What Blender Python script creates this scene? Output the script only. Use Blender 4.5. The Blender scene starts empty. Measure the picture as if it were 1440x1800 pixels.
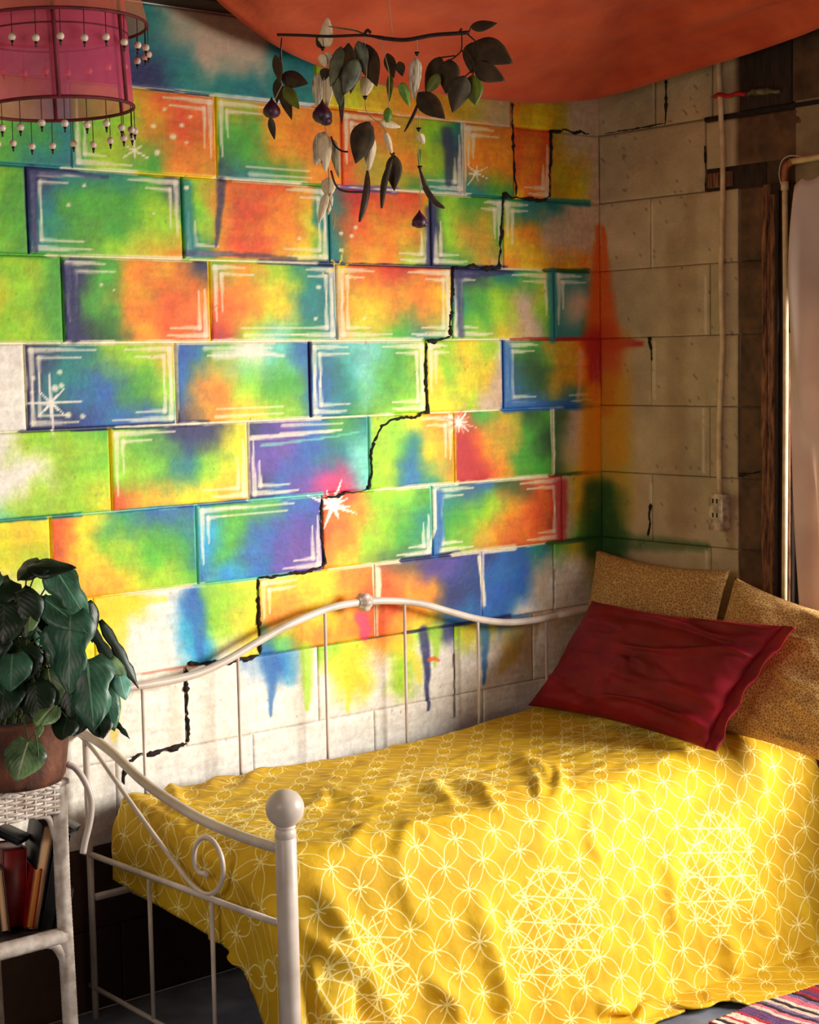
import bpy, bmesh, math, random
import numpy as np
from mathutils import Vector, Matrix
S = bpy.context.scene
COL = S.collection
# ------------------------------------------------------------------ camera
CAM_LOC = np.array([-3.6463, -3.4478, 1.5426])
CAM_YAW, CAM_PITCH, CAM_ROLL, FPX = 0.69642, -0.09113, -0.01888, 2895.3
def cam_axes():
    f = np.array([math.sin(CAM_YAW)*math.cos(CAM_PITCH), math.cos(CAM_YAW)*math.cos(CAM_PITCH), math.sin(CAM_PITCH)])
    r = np.array([math.cos(CAM_YAW), -math.sin(CAM_YAW), 0.0]); u = np.cross(r, f)
    c, s = math.cos(CAM_ROLL), math.sin(CAM_ROLL)
    return np.array([c*r+s*u, -s*r+c*u, f])
AX = cam_axes()
cd = bpy.data.cameras.new('camera'); cam = bpy.data.objects.new('camera', cd); COL.objects.link(cam)
cd.sensor_fit = 'HORIZONTAL'; cd.sensor_width = 36; cd.lens = 36*FPX/1440; cd.clip_start = .05
cam.matrix_world = Matrix(((AX[0][0], AX[1][0], -AX[2][0], CAM_LOC[0]), (AX[0][1], AX[1][1], -AX[2][1], CAM_LOC[1]),
                           (AX[0][2], AX[1][2], -AX[2][2], CAM_LOC[2]), (0, 0, 0, 1)))
S.camera = cam
# ------------------------------------------------------------------ world, light, exposure
w = bpy.data.worlds.new('world'); S.world = w; w.use_nodes = True
w.node_tree.nodes['Background'].inputs[0].default_value = (1.0, .80, .60, 1)
w.node_tree.nodes['Background'].inputs[1].default_value = .02
def area(name, loc, to, sx, sy, power, color):
    l = bpy.data.lights.new(name, 'AREA'); l.shape = 'RECTANGLE'; l.size = sx; l.size_y = sy; l.energy = power; l.color = color
    o = bpy.data.objects.new(name, l); COL.objects.link(o); o.location = loc
    o.rotation_euler = (Vector(to)-Vector(loc)).to_track_quat('-Z', 'Y').to_euler(); return o
area('window_daylight', (.75, -2.6, 1.45), (-1.2, -.45, .70), 1.6, 1.0, 155, (1.0, .94, .86))
area('room_fill', (-1.5, -6.2, .9), (-.9, -.3, 1.6), 2.2, 1.4, 18, (1.0, .80, .62))  # added fill lamp with no visible source, lifts canopy and mural
area('left_fill', (-4.3, -1.9, 1.75), (-.1, -.6, 1.45), 1.0, .9, 15, (1.0, .86, .74))  # unseen fill lamp added on the left to brighten the right wall
S.view_settings.view_transform = 'Standard'; S.view_settings.look = 'None'
S.view_settings.gamma = 1.0; S.view_settings.use_curve_mapping = False
S.view_settings.exposure = 0.45
random.seed(7); RNG = np.random.default_rng(7)

# ------------------------------------------------------------------ measuring helpers (photo survey -> metres)
def ray(x, y): return np.array([(x-720)/FPX, -(y-900)/FPX, 1.0]) @ AX
def pY(x, y, Y): d = ray(x, y); return CAM_LOC + d*((Y-CAM_LOC[1])/d[1])
def pX(x, y, X): d = ray(x, y); return CAM_LOC + d*((X-CAM_LOC[0])/d[0])
def pZ(x, y, Z): d = ray(x, y); return CAM_LOC + d*((Z-CAM_LOC[2])/d[2])
def pD(x, y, D): return CAM_LOC + ray(x, y)*D
def proj(P):
    q = (np.asarray(P, float)-CAM_LOC) @ AX.T
    return np.stack([720+FPX*q[..., 0]/q[..., 2], 900-FPX*q[..., 1]/q[..., 2]], -1)
def xw(px): return float(pY(px, 600, 0)[0])

# ------------------------------------------------------------------ noise
_T = np.random.default_rng(3).random((256, 256))
def vnoise(x, y, seed=0):
    x = np.asarray(x)+seed*17.31; y = np.asarray(y)+seed*9.77
    xi = np.floor(x).astype(int); yi = np.floor(y).astype(int); fx = x-xi; fy = y-yi
    fx = fx*fx*(3-2*fx); fy = fy*fy*(3-2*fy)
    g = lambda a, b: _T[a & 255, b & 255]
    return (g(xi, yi)*(1-fx)+g(xi+1, yi)*fx)*(1-fy)+(g(xi, yi+1)*(1-fx)+g(xi+1, yi+1)*fx)*fy
def fbm(x, y, seed=0, o=3):
    r = 0; a = .5; t = 0
    for i in range(o): r = r+a*vnoise(x*2**i, y*2**i, seed+i*5); t += a; a *= .5
    return r/t-.5
def lin(c):
    c = np.clip(np.asarray(c, float), 0, 1)
    return np.where(c <= .04045, c/12.92, ((c+.055)/1.055)**2.4)
def L(r, g, b): t = lin([r, g, b]); return (float(t[0]), float(t[1]), float(t[2]), 1)

# ------------------------------------------------------------------ materials
def nodes_mat(name):
    m = bpy.data.materials.new(name); m.use_nodes = True
    nt = m.node_tree; return m, nt, nt.nodes['Principled BSDF']
def N(nt, typ, **kw):
    n = nt.nodes.new(typ)
    for k, v in kw.items(): setattr(n, k, v)
    return n
def bump(nt, b, src, strength, dist=.002):
    bp = N(nt, 'ShaderNodeBump'); bp.inputs['Strength'].default_value = strength; bp.inputs['Distance'].default_value = dist
    nt.links.new(src, bp.inputs['Height']); nt.links.new(bp.outputs[0], b.inputs['Normal']); return bp
def noise(nt, scale, detail=3, coord='Object', stretch=None):
    tc = N(nt, 'ShaderNodeTexCoord'); n = N(nt, 'ShaderNodeTexNoise'); n.inputs['Scale'].default_value = scale; n.inputs['Detail'].default_value = detail
    src = tc.outputs[coord]
    if stretch:
        mp = N(nt, 'ShaderNodeMapping'); mp.inputs['Scale'].default_value = stretch; nt.links.new(src, mp.inputs[0]); src = mp.outputs[0]
    nt.links.new(src, n.inputs['Vector']); return n.outputs['Fac']
def ramp(nt, src, stops):
    r = N(nt, 'ShaderNodeValToRGB'); e = r.color_ramp.elements
    while len(e) < len(stops): e.new(.5)
    for el, (p, c) in zip(e, stops): el.position = p; el.color = c
    nt.links.new(src, r.inputs[0]); return r.outputs[0]
def simple(name, c1, c2=None, scale=20, rough=.6, bscale=None, bstr=.3, bdist=.002, stretch=None, metallic=0, coat=0):
    m, nt, b = nodes_mat(name)
    b.inputs['Roughness'].default_value = rough; b.inputs['Metallic'].default_value = metallic
    if c2 is None: c2 = tuple(x*.8 for x in c1[:3])+(1,)
    nt.links.new(ramp(nt, noise(nt, scale, 4, stretch=stretch), [(.3, c2), (.7, c1)]), b.inputs['Base Color'])
    if bscale: bump(nt, b, noise(nt, bscale, 4, stretch=stretch), bstr, bdist)
    return m
def painted(name, rough, bscale, bstr, bdist):
    m, nt, b = nodes_mat(name); a = N(nt, 'ShaderNodeAttribute', attribute_name='paint')
    mx = N(nt, 'ShaderNodeMix', data_type='RGBA', blend_type='MULTIPLY'); mx.inputs[0].default_value = 1
    nt.links.new(a.outputs['Color'], mx.inputs[6])
    nt.links.new(ramp(nt, noise(nt, 160, 3), [(.3, (.90, .90, .90, 1)), (.6, (1, 1, 1, 1))]), mx.inputs[7])
    nt.links.new(mx.outputs[2], b.inputs['Base Color']); b.inputs['Roughness'].default_value = rough
    bump(nt, b, noise(nt, bscale, 5), bstr, bdist); return m
M = {}
M['mural'] = painted('mural_paint', .62, 90, .35, .003)
M['cinder'] = painted('cinder_paint', .8, 70, .5, .004)
M['crack'] = simple('crack_dark', L(.17, .11, .08), L(.05, .03, .02), 80, .95)
M['white_metal'] = simple('white_enamel', L(.86, .81, .77), L(.74, .68, .63), 14, .38, 60, .05, .001)
M['navy'] = simple('navy_ticking', L(.14, .22, .58), L(.09, .14, .42), 30, .9, 300, .2, .001)
M['floor'] = simple('floor_concrete', L(.50, .52, .58), L(.34, .35, .40), 9, .8, 40, .3, .003)
M['dark_board'] = simple('dark_ceiling_wood', L(.26, .15, .09), L(.12, .07, .05), 6, .8, 30, .4, .003, (1, 12, 12))
M['wood_old'] = simple('weathered_wood', L(.68, .46, .31), L(.20, .10, .06), 16, .85, 50, .8, .006, (8, 8, 1.2))
M['wood_dark'] = simple('dark_wood', L(.22, .14, .09), L(.09, .055, .04), 16, .85, 50, .6, .004, (6, 6, 1))
M['pipe'] = simple('painted_pipe', L(.90, .80, .64), L(.76, .64, .48), 30, .5, 80, .2, .001)
M['copper'] = simple('rust_elbow', L(.66, .36, .18), L(.45, .22, .10), 40, .5)
M['wire'] = simple('white_wire', L(.85, .80, .74), None, 20, .5)
M['box'] = simple('paint_splashed_box', L(.86, .78, .66), L(.50, .40, .30), 45, .6, 60, .3, .002)
M['red_tie'] = simple('red_ribbon', L(.75, .06, .10), L(.55, .03, .06), 60, .7)
M['bolt'] = simple('greenish_bolt', L(.48, .45, .30), L(.25, .20, .12), 60, .7)
M['pot'] = simple('brown_pot', L(.48, .27, .17), L(.17, .08, .05), 22, .7, 26, .9, .010, (1, 1, .55))
M['soil'] = simple('soil', L(.12, .08, .05), None, 60, 1)
M['wicker'] = simple('white_wicker', L(.90, .86, .82), L(.66, .58, .52), 40, .6, 150, .3, .001)
M['twig'] = simple('twig_bark', L(.20, .10, .06), L(.08, .04, .03), 60, .9, 120, .5, .002)
M['thread'] = simple('thread', L(.75, .66, .52), None, 20, .8)
M['cream'] = simple('cream_shell', L(.98, .92, .78), L(.88, .76, .58), 90, .6, stretch=(4, 4, .6))
M['feather'] = simple('grey_cream_feather', L(.97, .92, .80), L(.55, .48, .36), 60, .8, stretch=(6, 6, .5))
M['podbrown'] = simple('brown_pod', L(.34, .22, .15), L(.16, .09, .06), 60, .6)
M['bud'] = simple('purple_bud', L(.34, .12, .26), L(.14, .05, .09), 60, .5)
M['bead_dark'] = simple('dark_bead', L(.10, .06, .06), None, 20, .4)
M['lime_pod'] = simple('lime_pod', L(.48, .66, .18), L(.30, .46, .12), 60, .5)
M['leaf_dry'] = simple('dark_dried_leaf', L(.29, .21, .075), L(.14, .095, .035), 40, .8, 70, .3, .002)
M['leaf_olive'] = simple('olive_leaf', L(.42, .48, .10), L(.26, .28, .07), 40, .5, 70, .3, .002)
M['leaf_grey'] = simple('grey_green_leaf', L(.50, .52, .40), L(.16, .17, .10), 30, .5, 70, .3, .002)
M['cover_black'] = simple('black_book_cover', L(.07, .07, .08), L(.035, .035, .04), 40, .45, 200, .1, .001)
M['cover_red'] = simple('red_book_cover', L(.58, .06, .05), L(.40, .03, .03), 30, .4)
M['cover_slate'] = simple('slate_book_cover', L(.22, .25, .28), L(.14, .16, .18), 30, .5)
M['cover_brown'] = simple('brown_book_cover', L(.26, .17, .12), L(.16, .10, .07), 30, .5)
M['print'] = simple('cover_print', L(.72, .70, .70), L(.10, .10, .16), 90, .5)
def pages_mat(name, c1, c2):
    m, nt, b = nodes_mat(name); b.inputs['Roughness'].default_value = .85
    tc = N(nt, 'ShaderNodeTexCoord'); wv = N(nt, 'ShaderNodeTexWave', bands_direction='X'); wv.inputs['Scale'].default_value = 260; wv.inputs['Distortion'].default_value = 1.2
    nt.links.new(tc.outputs['Object'], wv.inputs['Vector']); nt.links.new(ramp(nt, wv.outputs['Fac'], [(.2, c2), (.8, c1)]), b.inputs['Base Color']); return m
M['pages'] = pages_mat('paper_pages', L(.86, .70, .52), L(.62, .44, .30))
M['pages_orange'] = pages_mat('orange_pages', L(.86, .58, .26), L(.66, .38, .14))

def leaf_mat(name, c1, c2, vein):
    m, nt, b = nodes_mat(name); b.inputs['Roughness'].default_value = .42
    uv = N(nt, 'ShaderNodeUVMap'); sp = N(nt, 'ShaderNodeSeparateXYZ'); nt.links.new(uv.outputs[0], sp.inputs[0])
    wv = N(nt, 'ShaderNodeMath', operation='ABSOLUTE'); s1 = N(nt, 'ShaderNodeMath', operation='SUBTRACT'); s1.inputs[1].default_value = .5
    nt.links.new(sp.outputs[0], s1.inputs[0]); nt.links.new(s1.outputs[0], wv.inputs[0])           # |u-.5|
    k = N(nt, 'ShaderNodeMath', operation='MULTIPLY_ADD'); k.inputs[1].default_value = -1.1; nt.links.new(wv.outputs[0], k.inputs[0]); nt.links.new(sp.outputs[1], k.inputs[2])
    k2 = N(nt, 'ShaderNodeMath', operation='MULTIPLY'); k2.inputs[1].default_value = 44; nt.links.new(k.outputs[0], k2.inputs[0])
    sn = N(nt, 'ShaderNodeMath', operation='SINE'); nt.links.new(k2.outputs[0], sn.inputs[0])
    mid = N(nt, 'ShaderNodeMath', operation='LESS_THAN'); mid.inputs[1].default_value = .022; nt.links.new(wv.outputs[0], mid.inputs[0])
    base = ramp(nt, noise(nt, 18, 3), [(.35, c2), (.65, c1)])
    vs = ramp(nt, sn.outputs[0], [(.93, (0, 0, 0, 1)), (1.0, (.3, .3, .3, 1))])
    ad = N(nt, 'ShaderNodeMath', operation='MAXIMUM'); nt.links.new(vs, ad.inputs[0]); nt.links.new(mid.outputs[0], ad.inputs[1])
    mx = N(nt, 'ShaderNodeMix', data_type='RGBA'); nt.links.new(ad.outputs[0], mx.inputs[0]); nt.links.new(base, mx.inputs[6]); mx.inputs[7].default_value = vein
    nt.links.new(mx.outputs[2], b.inputs['Base Color']); bump(nt, b, sn.outputs[0], .07, .002); return m
M['ivy'] = leaf_mat('ivy_leaf', L(.24, .44, .34), L(.12, .27, .19), L(.40, .56, .44))
M['ivy_dark'] = leaf_mat('dark_ivy_leaf', L(.07, .17, .09), L(.04, .10, .05), L(.14, .24, .14))
M['ivy_pale'] = leaf_mat('variegated_leaf', L(.44, .56, .36), L(.12, .24, .12), L(.66, .72, .52))
M['ivy_aqua'] = leaf_mat('aqua_leaf', L(.50, .74, .66), L(.22, .50, .42), L(.7, .85, .8))
M['stem'] = simple('green_stem', L(.28, .34, .18), None, 30, .6)

def cloth_mat(name, c1, c2, scale, trans=0.0, wr=.3, rough=.85, weave=900):
    m, nt, b = nodes_mat(name); b.inputs['Roughness'].default_value = rough
    col = ramp(nt, noise(nt, scale, 4), [(.3, c2), (.7, c1)]); nt.links.new(col, b.inputs['Base Color'])
    n1 = noise(nt, 34, 4); bump(nt, b, n1, wr, .006)
    b.inputs['Sheen Weight'].default_value = .15
    if trans > 0:
        t = N(nt, 'ShaderNodeBsdfTranslucent'); nt.links.new(col, t.inputs[0]); mx = N(nt, 'ShaderNodeMixShader'); mx.inputs[0].default_value = trans
        nt.links.new(b.outputs[0], mx.inputs[1]); nt.links.new(t.outputs[0], mx.inputs[2]); nt.links.new(mx.outputs[0], nt.nodes['Material Output'].inputs[0])
    return m
M['canopy'] = cloth_mat('orange_canopy', L(.98, .46, .27), L(.88, .34, .18), 7, .35, .5)
M['curtain'] = cloth_mat('white_curtain', L(.95, .88, .82), L(.88, .79, .73), 6, .38, .15)
M['crimson'] = cloth_mat('crimson_sateen', L(.52, .02, .10), L(.40, .012, .07), 9, 0, .2, .6)
M['crimson'].node_tree.nodes['Principled BSDF'].inputs['Sheen Weight'].default_value = 0; M['crimson'].node_tree.nodes['Principled BSDF'].inputs['Specular IOR Level'].default_value = .25
def vor_fabric():
    m, nt, b = nodes_mat('tan_scale_fabric'); b.inputs['Roughness'].default_value = .9
    tc = N(nt, 'ShaderNodeTexCoord'); v = N(nt, 'ShaderNodeTexVoronoi', feature='DISTANCE_TO_EDGE'); v.inputs['Scale'].default_value = 130
    nt.links.new(tc.outputs['Object'], v.inputs['Vector'])
    nt.links.new(ramp(nt, v.outputs['Distance'], [(.02, L(.86, .72, .46)), (.16, L(.62, .43, .21))]), b.inputs['Base Color'])
    bump(nt, b, noise(nt, 20, 4), .35, .008); return m
M['tan_pillow'] = vor_fabric()
def sheer(name, c, alpha, tint):
    m, nt, b = nodes_mat(name)
    t = N(nt, 'ShaderNodeBsdfTransparent'); t.inputs[0].default_value = tint
    d = N(nt, 'ShaderNodeBsdfDiffuse'); tl = N(nt, 'ShaderNodeBsdfTranslucent')
    col = ramp(nt, noise(nt, 40, 3), [(.3, tuple(x*.86 for x in c[:3])+(1,)), (.7, c)])
    nt.links.new(col, d.inputs[0]); nt.links.new(col, tl.inputs[0])
    a = N(nt, 'ShaderNodeMixShader'); a.inputs[0].default_value = .4; nt.links.new(d.outputs[0], a.inputs[1]); nt.links.new(tl.outputs[0], a.inputs[2])
    x = N(nt, 'ShaderNodeMixShader'); x.inputs[0].default_value = alpha; nt.links.new(t.outputs[0], x.inputs[1]); nt.links.new(a.outputs[0], x.inputs[2])
    nt.links.new(x.outputs[0], nt.nodes['Material Output'].inputs[0]); return m
M['sheer_pink'] = sheer('sheer_pink', L(1.0, .46, .62), .46, L(1, .82, .86))
M['sheer_tan'] = sheer('sheer_tan', L(.90, .66, .50), .38, L(1, .90, .84))
M['crimson_trim'] = simple('crimson_trim', L(.46, .03, .12), L(.28, .02, .07), 40, .7)
M['bead'] = simple('pearl_bead', L(.92, .84, .76), L(.75, .62, .5), 50, .12, metallic=0)

def duvet_mat():
    m, nt, b = nodes_mat('yellow_circle_duvet'); lk = nt.links.new; b.inputs['Roughness'].default_value = .8
    def mth(op, *a):
        n = N(nt, 'ShaderNodeMath', operation=op)
        for i, v in enumerate(a):
            if isinstance(v, (int, float)): n.inputs[i].default_value = v
            else: lk(v, n.inputs[i])
        return n.outputs[0]
    uv = N(nt, 'ShaderNodeUVMap'); sp = N(nt, 'ShaderNodeSeparateXYZ'); lk(uv.outputs[0], sp.inputs[0])
    U, V = sp.outputs[0], sp.outputs[1]                      # metres on the cloth
    s = 1/.081; c45 = math.sqrt(.5)
    a = mth('MULTIPLY', mth('ADD', U, V), s*c45); c = mth('MULTIPLY', mth('SUBTRACT', V, U), s*c45)
    fa = mth('SUBTRACT', mth('FRACT', a), .5); fc = mth('SUBTRACT', mth('FRACT', c), .5)
    def ln(x, y): return mth('SQRT', mth('ADD', mth('MULTIPLY', x, x), mth('MULTIPLY', y, y)))
    best = None
    for dx, dy in ((0, 0), (1, 0), (-1, 0), (0, 1), (0, -1)):
        d = mth('ABSOLUTE', mth('SUBTRACT', ln(mth('SUBTRACT', fa, dx), mth('SUBTRACT', fc, dy)), .7071))
        best = d if best is None else mth('MINIMUM', best, d)
    ga = mth('SUBTRACT', .5, mth('ABSOLUTE', fa)); gc = mth('SUBTRACT', .5, mth('ABSOLUTE', fc))   # offset from the node
    near = ln(ga, gc)
    spike = mth('MINIMUM', mth('ABSOLUTE', mth('SUBTRACT', ga, gc)), mth('MINIMUM', ga, gc))
    spike = mth('ADD', spike, mth('MULTIPLY', mth('GREATER_THAN', near, .24), 1.0)); best = mth('MINIMUM', best, spike)
    # larger star medallions with a fine straight lattice
    P = .56; h = math.sqrt(3)/2
    mu = mth('SUBTRACT', mth('FRACT', mth('ADD', mth('MULTIPLY', U, 1/P), .33)), .5); mv = mth('SUBTRACT', mth('FRACT', mth('ADD', mth('MULTIPLY', V, 1/P), .17)), .5)
    inside = mth('LESS_THAN', ln(mu, mv), .25)
    lat = None
    for ang in (15, 75, 135, 45, 105):
        q = mth('ADD', mth('MULTIPLY', U, math.cos(math.radians(ang))), mth('MULTIPLY', V, math.sin(math.radians(ang))))
        d = mth('SUBTRACT', .5, mth('ABSOLUTE', mth('SUBTRACT', mth('FRACT', mth('MULTIPLY', q, 1/.058)), .5)))
        d = mth('MULTIPLY', d, .55); lat = d if lat is None else mth('MINIMUM', lat, d)
    lat = mth('ADD', lat, mth('MULTIPLY', mth('SUBTRACT', 1, inside), 1.0)); best = mth('MINIMUM', best, lat)
    dots = mth('SUBTRACT', near, .045); best = mth('MINIMUM', best, mth('MAXIMUM', dots, 0))
    mask = ramp(nt, best, [(.006, (1, 1, 1, 1)), (.020, (0, 0, 0, 1))])
    base = ramp(nt, noise(nt, 11, 4), [(.3, L(.78, .60, .008)), (.7, L(.86, .70, .012))])
    mx = N(nt, 'ShaderNodeMix', data_type='RGBA'); lk(mask, mx.inputs[0]); lk(base, mx.inputs[6]); mx.inputs[7].default_value = L(.98, .92, .60)
    lk(mx.outputs[2], b.inputs['Base Color'])
    tl = N(nt, 'ShaderNodeMapping'); bump(nt, b, noise(nt, 26, 5), .45, .008); return m
M['duvet'] = duvet_mat()
def rug_mat():
    m, nt, b = nodes_mat('rag_rug'); b.inputs['Roughness'].default_value = .95
    a = N(nt, 'ShaderNodeAttribute', attribute_name='paint'); nt.links.new(a.outputs['Color'], b.inputs['Base Color']); bump(nt, b, noise(nt, 220, 3), .8, .004); return m
M['rug'] = rug_mat()

# ------------------------------------------------------------------ object helpers
def tag(o, label=None, cat=None, group=None, kind=None):
    if label: o['label'] = label
    if cat: o['category'] = cat
    if group: o['group'] = group
    if kind: o['kind'] = kind
    return o
def thing(name, label, cat, loc, group=None):
    o = bpy.data.objects.new(name, None); o.empty_display_size = .05; COL.objects.link(o); o.location = [float(v) for v in loc]
    return tag(o, label, cat, group)
def link(name, me, mat, parent=None):
    if mat: me.materials.append(mat)
    o = bpy.data.objects.new(name, me); COL.objects.link(o)
    if parent is not None:
        o.parent = parent; o.matrix_parent_inverse = Matrix.Translation(-abs_loc(parent))
    return o
def abs_loc(o):
    v = Vector(o.location)
    return v if o.parent is None else Vector((0, 0, 0)) + (v if o.type == 'EMPTY' else Vector((0, 0, 0)))
def smooth(me): me.polygons.foreach_set('use_smooth', [True]*len(me.polygons)); me.update()
def grid_mesh(name, P, uv=None, wrap_u=False, smooth_=True):
    """P: (n,m,3) array -> quad grid mesh"""
    n, m = P.shape[:2]; me = bpy.data.meshes.new(name)
    idx = np.arange(n*m).reshape(n, m)
    if wrap_u: idx = np.vstack([idx, idx[:1]])
    a = idx[:-1, :-1]; b = idx[1:, :-1]; c = idx[1:, 1:]; d = idx[:-1, 1:]
    F = np.stack([a, b, c, d], -1).reshape(-1, 4); V = P.reshape(-1, 3)
    fill(me, V, F)
    if uv is not None:
        l = me.uv_layers.new(name='UVMap'); vi = F.reshape(-1); l.data.foreach_set('uv', uv.reshape(-1, 2)[vi].astype(np.float32).ravel())
    if smooth_: smooth(me)
    return me
def fill(me, V, F):
    V = np.asarray(V, np.float32); F = np.asarray(F, np.int32)
    me.vertices.add(len(V)); me.vertices.foreach_set('co', V.ravel())
    me.loops.add(F.size); me.loops.foreach_set('vertex_index', F.ravel())
    me.polygons.add(len(F)); me.polygons.foreach_set('loop_start', np.arange(0, F.size, F.shape[1], dtype=np.int32))
    me.update(calc_edges=True)
def paint_attr(me, rgb):
    a = me.color_attributes.new('paint', 'FLOAT_COLOR', 'POINT'); A = np.ones((len(me.vertices), 4), np.float32); A[:, :3] = rgb
    a.data.foreach_set('color', A.ravel())
def spline(pts, n):
    """Catmull-Rom resample"""
    p = np.asarray(pts, float); p = np.vstack([2*p[0]-p[1], p, 2*p[-1]-p[-2]]); k = len(p)-3
    t = np.linspace(0, k-1e-6, n); i = t.astype(int); f = (t-i)[:, None]
    a, b, c, d = p[i], p[i+1], p[i+2], p[i+3]
    return .5*(2*b+(c-a)*f+(2*a-5*b+4*c-d)*f*f+(3*b-3*c+d-a)*f**3)
def tube(name, pts, r, mat, parent=None, seg=10, n=None, caps=True, ripple=0):
    p = np.asarray(pts, float)
    if n: p = spline(p, n)
    k = len(p); r = np.broadcast_to(np.asarray(r, float), (k,)) if np.ndim(r) else np.full(k, float(r))
    t = np.gradient(p, axis=0); t /= np.linalg.norm(t, axis=1)[:, None]+1e-9
    up = np.array([0.13, .21, .97]) if abs(t[0] @ np.array([0, 0, 1])) < .9 else np.array([1., .1, 0])
    V = []; x = np.cross(up, t[0]); x /= np.linalg.norm(x)
    for i in range(k):
        x = x-t[i]*(x @ t[i]); x /= np.linalg.norm(x); y = np.cross(t[i], x)
        rr = r[i]*(1+(ripple*(i % 2)))
        for j in range(seg):
            a = 2*math.pi*j/seg; V.append(p[i]+rr*(math.cos(a)*x+math.sin(a)*y))
    P = np.array(V).reshape(k, seg, 3)
    me = bpy.data.meshes.new(name); idx = np.arange(k*seg).reshape(k, seg); idx = np.hstack([idx, idx[:, :1]])
    F = np.stack([idx[:-1, :-1], idx[:-1, 1:], idx[1:, 1:], idx[1:, :-1]], -1).reshape(-1, 4)
    V = P.reshape(-1, 3)
    if caps:
        V = np.vstack([V, p[0], p[-1]]); c0, c1 = k*seg, k*seg+1
        C = [[c0, idx[0, j+1], idx[0, j], c0] for j in range(seg)]
        me.from_pydata(V.tolist(), [], F.tolist()+[[c0, int(idx[0, j+1]), int(idx[0, j])] for j in range(seg)]+[[c1, int(idx[-1, j]), int(idx[-1, j+1])] for j in range(seg)])
    else: fill(me, V, F)
    smooth(me); return link(name, me, mat, parent)
def lathe(name, prof, loc, mat, parent=None, seg=24):
    P = np.array([[[r*math.cos(a)+loc[0], r*math.sin(a)+loc[1], z+loc[2]] for r, z in prof] for a in np.linspace(0, 2*math.pi, seg, endpoint=False)])
    return link(name, grid_mesh(name, P, wrap_u=True), mat, parent)
def box(name, lo, hi, mat, parent=None, bev=.004, seg=2, mtx=None):
    bm = bmesh.new(); bmesh.ops.create_cube(bm, size=1)
    lo = np.array(lo, float); hi = np.array(hi, float)
    for v in bm.verts: v.co = Vector((lo+hi)/2)+Vector(np.array(v.co)*(hi-lo))
    if bev: bmesh.ops.bevel(bm, geom=bm.edges[:], offset=min(bev, .45*float(min(hi-lo))), segments=seg, profile=.5, affect='EDGES')
    if mtx is not None: bm.transform(mtx)
    me = bpy.data.meshes.new(name); bm.to_mesh(me); bm.free()
    if bev: smooth(me)
    return link(name, me, mat, parent)

# ================================================================== MURAL PAINT
PAL = {'W': (.95, .92, .87), 'Y': (.96, .84, .06), 'y': (.80, .66, .10), 'O': (.96, .58, .02), 'R': (.91, .35, .03), 'r': (.74, .12, .14), 'L': (.62, .83, .08), 'G': (.30, .66, .17),
       'T': (.08, .50, .50), 'B': (.10, .38, .68), 'N': (.13, .14, .36), 'P': (.36, .24, .62), 'M': (.88, .18, .46), 'C': (.46, .82, .74), 'D': (.14, .34, .12),
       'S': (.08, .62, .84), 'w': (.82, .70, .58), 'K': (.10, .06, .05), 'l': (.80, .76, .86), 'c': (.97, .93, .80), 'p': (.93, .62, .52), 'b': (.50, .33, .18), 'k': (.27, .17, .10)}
PALA = {k: np.array(v) for k, v in PAL.items()}
EXT = -2.7
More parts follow.
